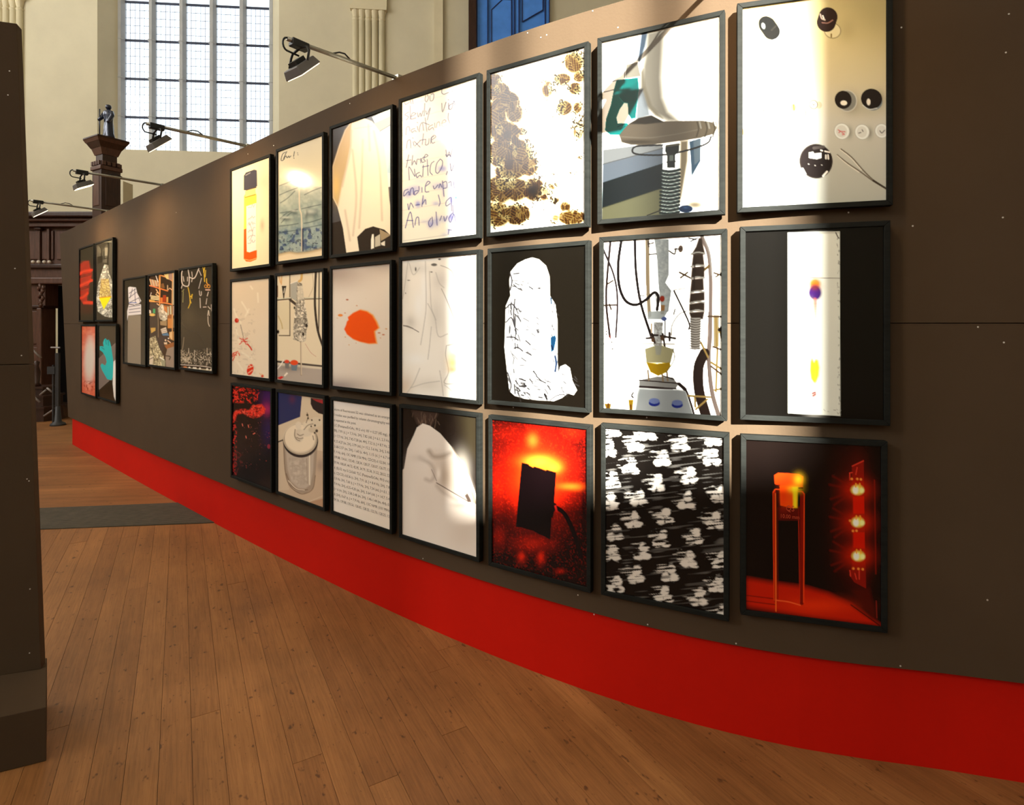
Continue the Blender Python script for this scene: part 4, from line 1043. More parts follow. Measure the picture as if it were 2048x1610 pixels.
def art_c5r1(s):
    """grains: cells of ruled or speckled golden brown, thick along a band on the left and in patches on the right"""
    s.fill('W').crop(970, 80, 8.05)
    x, y = s.X, s.Y
    blobs = ((120,640,150,130,1), (200,820,190,170,1), (330,1000,230,190,1), (180,1250,190,300,1), (330,1500,240,220,1), (270,1800,230,260,1), (560,1850,240,260,1), (700,2000,180,200,.9), (430,2100,260,160,.95),
             (250,2400,260,240,.95), (520,2400,210,200,1), (790,2400,180,190,1), (980,2450,160,170,.55), (200,2800,260,220,.95), (520,2800,230,170,1), (470,1180,170,170,.8), (600,1470,110,80,.6),
             (1420,380,170,190,1), (1240,640,160,110,.85), (1440,800,120,110,.9), (1270,1100,140,130,.95), (1480,1100,90,110,.75), (1500,1450,140,280,.55), (1010,800,140,190,.62), (1500,600,130,120,.7), (1480,2130,130,50,.5),
             (1400,2850,230,130,.9), (1300,2680,110,120,.6), (1140,2580,90,60,.6), (1150,2860,110,110,.5), (1090,2360,90,80,.5), (1530,1800,80,160,.35))
    D = np.zeros(x.shape)
    for cx, cy, rx, ry, a in blobs: D = np.maximum(D, a * np.exp(-(((x - cx) / rx) ** 2 + ((y - cy) / ry) ** 2) ** 1.5))
    r = np.random.RandomState(12)
    sd = np.stack([r.uniform(60, 1640, 330), r.uniform(380, 3000, 330)], 1)
    best = np.full(x.shape, 1e18); sec = best.copy(); idx = np.zeros(x.shape, int)
    wx, wy = x + 70 * (fbm(x / 90, y / 90, 3) - .5), y + 70 * (fbm(x / 90, y / 90, 7) - .5)
    for k, (cx, cy) in enumerate(sd):
        d = (wx - cx) ** 2 + ((wy - cy) * .8) ** 2
        nb = d < best
        sec = np.where(nb, best, np.minimum(sec, d)); idx[nb] = k; best = np.minimum(best, d)
    ang = r.choice([1.52, 1.45, .28, .55, -.7, .2], 330)[idx]; per = r.uniform(34, 46, 330)[idx]; kind = r.rand(330)[idx]; tone = r.rand(330)[idx]
    t = 0.5 + 0.5 * np.sin((x * np.sin(ang) - y * np.cos(ang)) * 2 * math.pi / per)
    t2 = 0.5 + 0.5 * np.sin((x * np.cos(ang) + y * np.sin(ang)) * 2 * math.pi / (per * 1.05))
    t = np.clip(t * (.55 + .45 * t2) * 1.5, 0, 1)
    n = vnoise(x / 17, y / 17, 5)
    spk = kind < .30
    dk = np.array([s.c((66, 30, 8)), s.c((136, 74, 18))]); lt = np.array([s.c((176, 112, 42)), s.c((232, 186, 92))])
    tt = tone[..., None]
    ruled = np.exp(np.log(dk[0] * (1 - tt) + dk[1] * tt) * (1 - t[..., None]) + np.log(lt[0] * (1 - tt) + lt[1] * tt) * t[..., None])
    col = np.where(spk[..., None], s.c((96, 66, 28)), ruled)
    edge = np.clip((np.sqrt(sec) - np.sqrt(best)) / 14, .35, 1)
    al = np.where(spk, np.clip((n - .50) * 7, 0, 1) * np.clip((D - .12) * 4, 0, 1), np.clip((D - .30 - .22 * tone) * 6, 0, 1) * edge)
    tint = np.clip(D * 1.5 - .25, 0, 1.0)[..., None]
    base = np.exp(np.log(s.C) * (1 - tint * .8) + np.log(s.c((236, 196, 104))) * tint * .8)
    s.C = np.exp(np.log(base) * (1 - al[..., None]) + np.log(col) * al[..., None])
    s.glow(790, 2420, 80, 95, (40, 22, 12), .95); s.glow(360, 1520, 60, 110, (84, 40, 18), .8); s.glow(400, 1980, 60, 120, (96, 46, 20), .6); s.glow(120, 650, 40, 60, (96, 42, 20), .7)
    s.speckle([(60,480),(1640,260),(1640,2900),(60,3000)], 24, (120, 88, 44), .80, .85, seed=17); s.speckle([(760,2150),(1180,2150),(1180,2720),(760,2760)], 24, (88, 60, 30), .62, .9, seed=35)
def art_c4r2(s):
    s.crop(780, 470, 4.352).fill((224, 220, 214))
    for x, y, rx, ry, c, a in ((400, 700, 60, 150, (196, 193, 188), .8), (180, 760, 50, 60, (188, 184, 178), .8), (430, 400, 70, 90, (196, 192, 188), .8), (150, 1300, 60, 90, (205, 192, 180), .8), (330, 1300, 120, 60, (200, 195, 188), .7), (140, 400, 30, 160, (200, 198, 194), .7), (250, 620, 40, 110, (238, 235, 230), .9), (300, 480, 30, 200, (238, 236, 232), .8), (500, 560, 30, 120, (238, 236, 234), .9), (220, 1080, 90, 50, (236, 232, 226), .8), (230, 290, 120, 50, (196, 196, 194), .7)):
        s.glow(x, y, rx, ry, c, a)
    s.lines([[(310,235),(316,600),(300,760),(268,955)], [(345,320),(352,480),(362,640),(400,740)], [(160,235),(132,440),(112,560)], [(260,1160),(205,1290),(145,1380)], [(432,1180),(450,1290),(462,1395)], [(170,250),(205,350),(260,290)], [(330,600),(390,720),(420,880),(500,860)], [(360,800),(345,960),(330,1080)], [(470,1300),(520,1340),(570,1390)], [(180,1330),(300,1290),(430,1270)], [(400,330),(430,420),(470,460)]], 7, (170, 167, 163), .8, 4)
    s.lines([[(442,268),(500,290),(545,330),(560,430)], [(448,470),(490,560),(560,740),(612,935),(615,1000)], [(490,960),(484,1050),(508,1190),(470,1285),(575,1292)], [(500,960),(610,930)]], 7, (150, 146, 140), .85); s.lines([[(120,792),(165,798),(250,845)], [(120,790),(200,815)]], 8, (112, 106, 100), .9)
    for x, y, rx, ry in ((385, 262, 26, 12), (226, 302, 7, 18), (432, 214, 12, 8), (362, 325, 10, 5), (138, 510, 4, 6), (165, 398, 12, 4)): s.ell(x, y, rx, ry, (70, 66, 64), .9)
    s.glow(545, 1110, 50, 70, (208, 176, 118), .95); s.glow(545, 1170, 40, 26, (180, 140, 80), .7); s.glow(560, 1050, 40, 26, (230, 200, 140), .7)
    s.glow(120, 1350, 40, 80, (205, 180, 155), .5)
def art_c5r2(s):
    s.crop(780, 470, 4.352).fill((58, 50, 40))
    P = [(1240,198),(1300,215),(1360,270),(1390,360),(1395,530),(1440,600),(1460,750),(1462,1100),(1470,1195),(1485,1140),(1530,1120),(1568,1150),(1590,1260),(1630,1340),(1600,1385),(1550,1370),(1500,1410),(1430,1440),(1300,1435),(1180,1425),(1090,1400),(1045,1360),(1022,1180),(1000,980),(1005,820),(1010,620),(1050,530),(1040,400),(1052,320),(1110,250),(1180,215)]
    s.poly(P, 'W')
    g = (150, 148, 156); d = (70, 66, 70)
    s.flecks(30, (1100, 620, 1300, 1380), 46, 9, d, .5, 2, a=.9); s.flecks(34, (1030, 560, 1130, 1380), 70, 10, g, 1.3, 3); s.flecks(24, (1080, 1230, 1380, 1415), 50, 10, d, .6, 4); s.flecks(16, (1070, 395, 1300, 470), 36, 8, d, .3, 5); s.flecks(12, (1250, 640, 1300, 1300), 30, 8, g, .8, 6)
    s.lines([[(1045,330),(1065,400),(1050,480)], [(1012,640),(1060,600),(1110,650)], [(1020,890),(1080,890),(1120,915)], [(1085,985),(1120,980),(1160,1010)], [(1015,760),(1060,720),(1090,800)], [(1030,1200),(1060,1300),(1050,1360)], [(1400,1430),(1460,1390),(1520,1380)], [(1080,340),(1125,335)], [(1100,840),(1080,700),(1090,560)]], 11, (128, 122, 130), .9)
    s.flecks(26, (1400, 560, 1450, 1190), 40, 9, g, 1.4, 7); s.flecks(16, (1480, 1180, 1610, 1390), 40, 10, g, .8, 8); s.poly([(1400,890),(1440,870),(1450,900),(1430,1000),(1405,1020)], (50, 130, 200)); s.poly([(1395,540),(1410,550),(1412,600),(1400,610)], (90, 130, 180)); s.stroke([(1440,1050),(1450,1110),(1442,1180)], 16, (60, 90, 150)); s.stroke([(1408,960),(1420,990)], 12, (40, 60, 110)); s.stroke([(1350,1380),(1372,1425)], 16, d)
def art_c4r3(s):
    s.crop(780, 800, 4.026).fill((26, 19, 15))
    s.poly([(540,60),(705,90),(705,470),(600,420)], (52, 46, 30), .5, 60)
    s.poly([(170,85),(400,90),(330,215),(290,195),(215,200)], (56, 42, 36), .9, 10); s.flecks(22, (180, 90, 390, 180), 60, 6, (96, 78, 66), 1.5, 2, a=.8)
    P = [(262,194),(320,212),(400,268),(490,370),(570,480),(640,610),(690,745),(706,835),(720,1290),(90,1090),(102,570),(114,560),(140,400),(190,290),(215,228)]
    s.poly(P, (208, 198, 190)); s.glow(300, 820, 200, 250, (196, 184, 174), .6); s.glow(600, 1050, 140, 160, (190, 176, 164), .7); s.glow(170, 900, 60, 220, (216, 208, 200), .6)
    s.poly([(705,830),(625,812),(560,790),(375,665),(345,570),(310,410),(470,430),(600,560)], (186, 170, 156), .5, 40)
    s.stroke([(315,415),(350,455),(420,452),(480,425)], 34, (150, 136, 124), .8, 16); s.glow(450, 610, 60, 110, (160, 142, 126), .8); s.stroke([(240,470),(330,520),(360,600),(330,650),(290,640)], 26, (160, 146, 136), .7, 14); s.stroke([(380,690),(430,740),(540,800)], 26, (164, 150, 140), .7, 14); s.glow(570, 840, 70, 24, (160, 148, 138), .8); s.glow(230, 470, 60, 30, (190, 180, 172), .7); s.glow(390, 590, 18, 50, (216, 206, 198), .9); s.glow(560, 560, 60, 120, (224, 214, 200), .7)
    s.stroke([(375,665),(500,735),(640,812)], 7, (88, 76, 68)); s.stroke([(640,814),(706,832)], 6, (228, 218, 208)); s.poly([(600,760),(622,738),(650,790),(655,815),(625,808)], (58, 42, 34), .95, 5); s.poly([(640,700),(668,740),(700,830),(665,820)], (150, 132, 112), .9, 6); s.lines([[(500,380),(590,540),(650,700),(690,820)]], 9, (120, 104, 88), .8, 4); s.stroke([(335,560),(375,650)], 6, (120, 106, 98), .8)
def art_c5r3(s):
    s.crop(780, 800, 4.026)
    x, y = s.X, s.Y
    d = np.hypot((x - 1170) / 1.0, (y - 640) / 1.25)
    I = np.exp(-(d / 300) ** 2)
    for cx, cy, rx, ry, a in ((1150, 1150, 190, 90, .55), (1060, 1260, 40, 60, .7), (1215, 1260, 40, 70, .7), (900, 700, 110, 330, .5), (880, 1100, 70, 110, .45), (1370, 1370, 44, 26, .5), (1480, 690, 110, 60, .55), (1000, 300, 200, 120, .4), (1450, 250, 130, 90, .5)):
        I = np.maximum(I, a * np.exp(-((x - cx) / rx) ** 2 - ((y - cy) / ry) ** 2))
    n = 0.55 * vnoise(x / 11, y / 11, 2) + .45 * vnoise(x / 5, y / 7, 6)
    far_ = np.clip(1 - I * 1.25, 0, 1)
    I = np.clip(I * (1 - .55 * far_) + far_ * np.clip((n - .52) * 2.2, 0, 1) * (.25 + .9 * I) , 0, 1)
    k = np.array([s.c((14, 2, 2)), s.c((120, 12, 4)), s.c((206, 30, 6)), s.c((228, 56, 10))])
    for c in range(3): s.C[..., c] = np.interp(I, [0.02, .35, .7, 1.0], k[:, c])
    s.glow(1190, 500, 110, 46, (236, 130, 34), .95); s.glow(1310, 540, 60, 40, (236, 120, 30), .8); s.glow(1145, 330, 40, 50, (226, 90, 26), .7); s.glow(1450, 690, 90, 26, (230, 100, 24), .6)
    s.poly([(1060,507),(1115,520),(1120,530),(1150,545),(1160,537),(1200,548),(1250,566),(1262,560),(1336,580),(1320,822),(1338,830),(1330,880),(1318,900),(1310,945),(1300,940),(1288,1118),(1225,1085),(1205,1080),(1150,1050),(1100,1040),(1060,1026),(1015,1024),(1035,780)], (8, 3, 4))
    s.stroke([(1315,850),(1400,905),(1470,1040),(1520,1190),(1535,1250)], 34, (10, 3, 4)); s.glow(1560, 900, 26, 260, (8, 2, 3), .8); s.stroke([(1330,850),(1340,890)], 16, (150, 20, 16))
def art_c6r1(s):
    s.crop(1180, 0, 3.577).fill('W')
    s.poly([(100,1180),(525,1060),(525,1175),(100,1312)], (168, 184, 206)); s.poly([(100,1080),(310,1050),(520,1040),(525,1065),(100,1185)], (226, 232, 238)); s.stroke([(100,1182),(525,1062)], 5, (130, 135, 140)); s.poly([(100,1312),(525,1170),(525,1345),(100,1492)], (28, 44, 50)); s.poly([(100,1492),(525,1345),(515,1545),(100,1590)], (172, 170, 128)); s.stroke([(100,1492),(525,1345)], 6, (110, 110, 80))
    s.poly([(650,1010),(702,1005),(700,1150),(660,1400),(645,1450)], (218, 198, 162), 1, 10); s.poly([(712,1012),(792,988),(792,1150),(732,1258),(722,1120)], (104, 142, 176)); s.poly([(740,1010),(792,992),(792,1140),(750,1180)], (176, 198, 216), .8); s.glow(760, 1460, 60, 26, (214, 190, 150), .8)
    s.poly([(395,235),(560,185),(520,262),(508,560),(520,700),(560,800),(640,872),(560,872),(462,822),(402,762),(365,640),(370,480),(388,380)], (238, 230, 212), 1, 26); s.poly([(362,520),(378,500),(392,620),(440,760),(520,850),(470,830),(400,760),(364,640)], (196, 184, 160), .8, 10)  # garment keeps a pale tint of the window bar's soft shadow
    s.poly([(362,238),(402,230),(386,335),(352,445),(338,440)], (128, 156, 190), 1, 6); s.lines([[(245,480),(245,565)], [(145,330),(140,420)]], 7, (214, 214, 210), .8); s.poly([(255,470),(335,450),(358,550),(250,570)], (236, 228, 208), .9); s.lines([[(100,668),(170,650)], [(160,590),(200,580)]], 5, (190, 190, 190), .8); s.poly([(340,640),(372,640),(420,790),(430,830),(330,860)], (190, 205, 222), .8, 8)
    s.poly([(188,582),(340,562),(346,640),(336,730),(326,850),(296,856),(276,822),(270,745),(240,740),(205,700)], (0, 205, 200)); s.poly([(210,690),(335,600),(330,740),(240,735)], (0, 165, 165), .7, 14)  # darker palm is the lamp head's cast shadow, painted in
    s.poly([(188,582),(240,584),(232,640),(205,700),(242,745),(212,790),(190,850),(200,892),(268,888),(280,905),(252,958),(235,972),(150,972),(112,940),(118,860),(150,760),(170,650)], (0, 236, 230)); s.lines([[(215,935),(255,910)], [(200,915),(240,895)]], 6, (0, 150, 150), .8)
    s.poly([(212,975),(245,930),(282,890),(350,850),(440,830),(520,872),(700,865),(800,862),(872,872),(908,912),(888,955),(780,988),(560,1022),(420,1042),(300,1042),(232,1022)], (168, 152, 130)); s.poly([(285,892),(350,852),(440,832),(525,876),(400,892)], (74, 66, 54), 1, 6); s.stroke([(222,985),(420,990),(620,960),(780,925)], 8, (196, 184, 164), .8); s.glow(330, 1020, 120, 16, (96, 84, 70), .8)
    for xx in (765, 825, 880): s.stroke([(xx,870),(xx + 12,920),(xx - 2,975)], 10, (120, 108, 92), .9); s.stroke([(xx + 18,872),(xx + 28,915)], 12, (236, 230, 218), .9)
    s.stroke([(866,975),(842,1020),(740,1062),(560,1106),(400,1112),(322,1102),(308,1076),(335,1052),(430,1044),(520,1040)], 11, (52, 52, 54)); s.poly([(545,1040),(640,1025),(640,1078),(612,1110),(612,1200),(556,1200),(556,1110),(540,1080)], (50, 58, 56)); s.poly([(570,1112),(600,1110),(600,1160),(570,1160)], (170, 185, 178)); s.stroke([(556,1160),(612,1155)], 10, (40, 46, 46)); s.stroke([(548,1048),(640,1034)], 12, (196, 176, 140), .7)
    for i in range(13):
        yy = 1212 + i * 25
        s.stroke([(512,yy + 8),(580,yy + 14),(645,yy)], 16, (34, 54, 54)); s.stroke([(520,yy + 20),(580,yy + 25),(640,yy + 12)], 7, (196, 212, 206))
    s.ell(692, 1490, 48, 26, (38, 76, 132)); s.glow(690, 1480, 20, 10, (90, 150, 220), .8); s.stroke([(420,1540),(520,1500)], 7, (60, 58, 52))
def art_c6r2(s):
    s.crop(1180, 440, 3.833).fill('W')
    bk, br_ = (48, 36, 38), (76, 60, 52)
    s.stroke([(435,150),(442,500),(456,730)], 28, (222, 194, 156)); s.stroke([(420,150),(430,500)], 5, (150, 125, 95), .7); s.lines([[(100,955),(780,955)]], 5, (200, 180, 150), .6)
    s.stroke([(154,165),(132,440),(126,640),(156,895)], 17, (70, 54, 54)); s.stroke([(100,235),(182,430),(212,620),(202,900)], 14, (70, 58, 62)); s.lines([[(110,660),(200,655)], [(130,500),(175,470)], [(150,650),(165,690)]], 12, (84, 62, 50)); s.stroke([(158,890),(160,910)], 10, (190, 60, 40))
    s.stroke([(238,155),(215,330),(222,500),(270,618),(350,652),(430,610),(490,556),(522,590),(514,685)], 21, (36, 28, 32)); s.stroke([(338,145),(350,400),(390,640),(472,890)], 19, (36, 28, 32)); s.stroke([(500,560),(512,650)], 8, (150, 150, 152), .8); s.lines([[(350,600),(430,570)], [(360,575),(420,585)]], 6, (160, 160, 158), .8)
    s.foil([(485,150),(595,150),(600,420),(575,480),(620,540),(600,700),(545,700),(520,480),(508,300)], (196, 206, 210), (246, 250, 250), 40, 2, .9); s.lines([[(440,190),(480,180)], [(450,268),(500,262)], [(600,240),(640,262),(650,220)], [(440,170),(446,210)]], 9, (78, 66, 60)); s.ell(686, 222, 18, 26, (165, 135, 118)); s.stroke([(640,225),(690,222)], 10, (110, 90, 78))
    s.ell(552, 602, 17, 22, (214, 62, 40)); s.poly([(540,650),(572,650),(568,720),(542,720)], (222, 160, 100)); s.poly([(450,700),(600,690),(560,760),(440,760)], (226, 234, 236), .9); s.ell(568, 755, 20, 16, (120, 140, 220)); s.stroke([(576,770),(578,900)], 8, (70, 66, 70)); s.foil([(490,780),(560,780),(555,960),(490,960)], (120, 110, 106), (236, 238, 238), 30, 5, .8); s.poly([(465,790),(480,790),(480,900),(468,900)], (226, 190, 150), .8)
    s.lines([[(435,905),(485,900)], [(545,885),(655,902)], [(610,860),(612,920)], [(480,870),(500,940)], [(560,870),(580,990)], [(470,880),(520,880)]], 14, (52, 40, 38)); s.ell(486, 915, 14, 18, (120, 84, 60)); s.ell(556, 900, 14, 18, (120, 84, 60)); s.stroke([(395,945),(650,945)], 7, (190, 180, 165), .8)
    s.poly([(425,985),(500,960),(560,960),(645,985),(622,1090),(438,1092)], (242, 230, 176)); s.poly([(438,1090),(520,1098),(618,1086),(620,1112),(592,1162),(530,1190),(470,1162)], (246, 192, 30)); s.poly([(500,960),(555,960),(545,1030),(510,1030)], (214, 212, 196), .9); s.stroke([(640,980),(650,1060),(600,1150)], 5, (120, 112, 100)); s.stroke([(740,690),(680,720),(630,800),(625,880)], 6, (150, 140, 130)); s.stroke([(640,540),(720,700),(760,790),(758,830)], 11, (54, 42, 44)); s.lines([[(640,535),(720,520)]], 5, (190, 180, 160)); s.stroke([(640,720),(650,680)], 8, (110, 100, 96))
    s.poly([(385,1225),(520,1195),(640,1200),(682,1255),(662,1290),(385,1275)], (206, 202, 198)); s.lines([[(385,1225),(680,1245)], [(385,1275),(520,1285),(665,1285)]], 8, (62, 52, 50)); s.poly([(385,1268),(660,1282),(640,1292),(385,1284)], (46, 34, 34)); s.lines([[(450,1150),(458,1225)], [(560,1180),(566,1230)], [(595,1160),(602,1225)]], 12, (196, 160, 120)); s.stroke([(570,1190),(650,1215)], 7, (50, 40, 40))
    s.poly([(385,1290),(680,1292),(742,1300),(808,1500),(345,1500)], (222, 226, 228), 1, 10); s.glow(400, 1340, 50, 60, (206, 212, 214), .8)
    for xx, yy in ((502, 1388), (677, 1398)): s.ell(xx, yy + 12, 41, 24, (44, 60, 170)); s.ell(xx, yy - 4, 40, 22, (150, 166, 232))
    s.stroke([(680,1245),(740,1292),(782,1400),(812,1500)], 13, (60, 46, 46)); s.stroke([(690,1250),(735,1290)], 24, (60, 46, 46)); s.stroke([(340,1325),(328,1345),(340,1360)], 10, (50, 40, 36))
    s.stroke([(845,130),(895,250),(914,420),(918,650),(920,880),(912,1050),(940,1300),(1000,1500)], 30, (192, 168, 158)); s.stroke([(858,130),(905,260),(922,420)], 7, (240, 232, 224)); s.stroke([(905,700),(900,1050),(925,1300),(980,1490)], 6, (130, 104, 94), .8)
    s.stroke([(878,1010),(835,1120),(842,1300),(900,1500)], 76, (62, 46, 42)); s.poly([(940,720),(985,720),(985,960),(945,960)], (214, 190, 140), .9); s.lines([[(960,730),(970,960)], [(985,820),(1010,900)], [(850,930),(905,1040)], [(930,1080),(1010,1130)], [(760,1338),(925,1345)], [(820,1440),(905,1362)], [(960,1290),(1010,1280)], [(810,1350),(815,1420)], [(975,970),(970,1300)]], 15, (226, 184, 106)); s.lines([[(930,1110),(1010,1170)], [(900,730),(1000,730)], [(680,400),(760,440)], [(940,400),(1005,420)], [(690,440),(740,400)], [(955,430),(1000,400)], [(940,960),(1000,980)]], 12, (120, 92, 70)); s.stroke([(990,830),(1015,820),(1015,910)], 26, (44, 34, 34)); s.stroke([(865,380),(900,350)], 20, (176, 140, 90))
    for P in ([(782,262),(855,258),(866,340),(772,352)], [(774,362),(866,350),(868,432),(768,445)], [(772,452),(860,442),(866,530),(764,548)], [(764,560),(870,546),(872,608),(758,626)], [(758,640),(872,620),(872,690),(758,690)], [(758,704),(872,694),(862,752),(772,744)], [(802,205),(822,140),(842,140),(862,225),(872,262),(768,264)]): s.poly(P, br_, 1, 6)
    for yy in (356, 446, 552, 632, 697, 260): s.stroke([(766,yy),(815,yy - 14),(868,yy - 6)], 12, (232, 226, 216))
    s.lines([[(745,140),(800,150)], [(760,165),(810,140)]], 9, (90, 84, 88)); s.stroke([(795,300),(790,520)], 10, (52, 40, 34), .6)
    s.poly([(766,742),(846,742),(842,985),(776,975)], (232, 222, 212))
    for i in range(13): s.stroke([(768,752 + i * 18.5),(806,760 + i * 18.5),(846,752 + i * 18.5)], 6, (112, 100, 92))
    s.poly([(120,1412),(172,1412),(166,1452),(135,1452)], (214, 160, 50)); s.stroke([(150,1410),(148,1450)], 9, (120, 60, 20)); s.poly([(304,1378),(342,1378),(336,1460),(314,1460)], (226, 176, 44)); s.stroke([(322,1420),(326,1462)], 12, (150, 90, 30)); s.stroke([(156,1190),(158,1310)], 6, (200, 180, 140), .8)
    for xx, yy in ((130, 858), (130, 880), (172, 940), (178, 990)): s.ell(xx, yy, 6, 6, (70, 56, 52))
def art_c7r1(s):
    s.crop(1460, 0, 3.659).vgrad([(-100, (168, 156, 112)), (250, (184, 172, 130)), (600, (186, 178, 150)), (900, (182, 182, 174)), (1500, (164, 168, 162))])
    s.glow(1080, 60, 260, 260, (150, 138, 96), .6); s.glow(1000, 800, 130, 60, (160, 156, 138), .6); s.glow(850, 220, 70, 90, (150, 138, 98), .5)
    dk, dk2 = (38, 24, 20), (30, 24, 22)
    s.ell(352, 268, 60, 68, (206, 210, 208), rot=.7); s.ring(352, 272, 62, 70, 8, (140, 146, 140), .9); s.stroke([(268,205),(300,250)], 124, (13, 12, 10)); s.stroke([(258,192),(262,198)], 108, (10, 10, 9)); s.ell(240, 212, 13, 22, (120, 126, 122), rot=-.2); s.stroke([(300,240),(330,210)], 12, (26, 24, 20), .8)  # first cap inked near black to offset the sun patch on it
    s.ell(744, 228, 60, 56, (196, 188, 150), rot=-.3); s.ring(744, 228, 60, 56, 7, (120, 108, 80), .9); s.stroke([(712,125),(698,170)], 138, dk); s.stroke([(654,110),(664,140),(688,150)], 10, (176, 160, 150)); s.stroke([(672,120),(680,140)], 9, (210, 200, 190)); s.stroke([(668,172),(710,172),(745,150)], 8, (150, 110, 100), .8); s.stroke([(735,255),(735,275)], 12, (120, 100, 60))
    s.glow(880, 760, 60, 70, (120, 112, 96), .8); s.ell(848, 742, 72, 78, (120, 122, 118)); s.ring(850, 742, 70, 76, 8, (200, 200, 196), .6); s.ell(822, 735, 62, 66, dk2); s.ell(826, 758, 24, 18, (226, 222, 210)); s.glow(1090, 720, 40, 60, (120, 112, 92), .7); s.ell(1036, 742, 74, 66, (112, 122, 128)); s.ell(1030, 722, 78, 74, dk2); s.ell(1008, 746, 14, 24, (216, 212, 204)); s.stroke([(965,770),(1010,800),(1070,790)], 7, (200, 206, 206), .7)
    for xx, yy, rr in ((812, 965, 56), (960, 966, 53), (1104, 955, 50)):
        s.glow(xx + 50, yy + 6, 26, 40, (118, 116, 108), .9); s.ell(xx, yy, rr, rr + 2, (214, 220, 220)); s.ell(xx - 2, yy, rr - 16, rr - 12, (196, 200, 198)); s.ring(xx, yy, rr, rr + 2, 5, (150, 154, 150), .8)
    s.lines([[(785,955),(800,965),(790,975)], [(812,975),(830,985),(815,990)], [(800,965),(835,968)]], 7, (190, 96, 96)); s.lines([[(960,950),(966,962)], [(935,975),(950,970)], [(1090,955),(1104,970),(1125,950)]], 7, (96, 92, 92))
    for xx, yy, c in ((330, 830, (222, 160, 112)), (460, 800, (206, 164, 80)), (645, 778, (160, 154, 130)), (565, 838, (166, 160, 150)), (130, 986, (214, 162, 84)), (256, 1086, (226, 218, 190))): s.ell(xx, yy, 22, 26, c, .95)
    s.stroke([(96,970),(98,1000)], 22, (110, 70, 40)); s.stroke([(462,782),(466,820)], 9, (130, 92, 30))
    for xx, yy, c in ((222, 842, (240, 240, 236)), (280, 833, (240, 240, 236)), (405, 802, (238, 238, 230)), (606, 776, (206, 204, 196)), (522, 840, (206, 206, 202)), (198, 1098, (242, 242, 240))): s.ell(xx, yy, 28, 30, c); s.ring(xx, yy, 28, 30, 6, (96, 88, 76) if xx > 450 else (22, 20, 18))  # left rings inked darker to offset the sun patch there
    s.lines([[(600,768),(606,780),(614,772)], [(512,836),(528,846)]], 6, (84, 78, 76))
    s.ell(625, 1184, 120, 124, (30, 24, 24)); s.ring(625, 1184, 116, 120, 5, (70, 62, 58), .7); s.poly([(574,1122),(604,1116),(612,1130),(664,1122),(664,1160),(630,1170),(574,1162)], (232, 228, 222)); s.lines([[(690,1112),(722,1118)], [(696,1140),(696,1164)], [(712,1138),(714,1166)], [(660,1105),(670,1108)]], 10, (222, 218, 214)); s.stroke([(610,1090),(680,1080)], 22, (74, 68, 66), .8); s.stroke([(528,1240),(548,1276)], 14, (222, 216, 210)); s.stroke([(704,1258),(676,1290)], 14, (222, 216, 210)); s.lines([[(570,1205),(574,1207)], [(617,1214),(620,1216)], [(665,1210),(668,1212)]], 7, (170, 164, 160))
    s.lines([[(806,1094),(882,1150),(960,1236),(1040,1312),(1140,1376)], [(778,1136),(850,1192),(940,1250),(1040,1320),(1140,1376)]], 10, (104, 96, 84)); s.lines([[(800,1098),(876,1156),(954,1242)], [(776,1140),(846,1198),(936,1258)]], 5, (222, 220, 210), .9); s.stroke([(1040,1316),(1140,1376)], 14, (58, 50, 42))
def art_c7r2(s):
    s.crop(1460, 420, 3.577).fill((7, 6, 5))
    s.poly([(415,168),(600,158),(786,154),(784,800),(782,1470),(600,1460),(415,1450)], (212, 216, 208)); s.poly([(415,168),(786,154),(786,170),(415,182)], (176, 176, 166), .7); s.glow(610, 900, 60, 500, (220, 214, 204), .5)
    s.stroke([(430,474),(500,487),(600,492),(785,494)], 5, (104, 100, 92)); s.glow(607, 545, 40, 40, (214, 108, 18), 1); s.ell(607, 530, 38, 32, (212, 104, 16), .9, 12); s.ell(607, 600, 47, 54, (56, 26, 96), 1, 10); s.glow(607, 560, 36, 22, (110, 40, 26), .8)
    for i in range(14):
        t = i / 13; s.stroke([(607 + 4 * t, 648 + 400 * t * 0.6),(608 + 4 * t, 672 + 400 * t * .6)], 26 - 17 * t, (176 + 30 * t, 92 + 100 * t, 84 + 90 * t), .55 * (1 - t) + .1, 6)
    s.glow(580, 690, 18, 40, (236, 190, 130), .6); s.poly([(580,1062),(590,1068),(598,1090),(610,1070),(628,1078),(638,1130),(632,1190),(614,1235),(596,1240),(574,1210),(566,1150),(570,1090)], (236, 190, 36), 1, 9); s.stroke([(606,1090),(606,1310)], 4, (212, 166, 60), .7); s.glow(600, 1130, 20, 50, (226, 160, 30), .5)
    s.ell(597, 1318, 17, 19, (206, 150, 140)); s.lines([[(586,1312),(606,1305)], [(590,1330),(606,1318)]], 9, (96, 40, 44)); s.flecks(40, (766, 165, 782, 1460), 12, 5, (96, 96, 90), 1.4, 3); s.lines([[(758,165),(772,195),(780,205)]], 8, (60, 56, 50)); s.flecks(10, (560, 1420, 780, 1462), 14, 5, (130, 126, 120), .3, 4); s.stroke([(416,170),(416,1450)], 4, (150, 148, 140), .7)
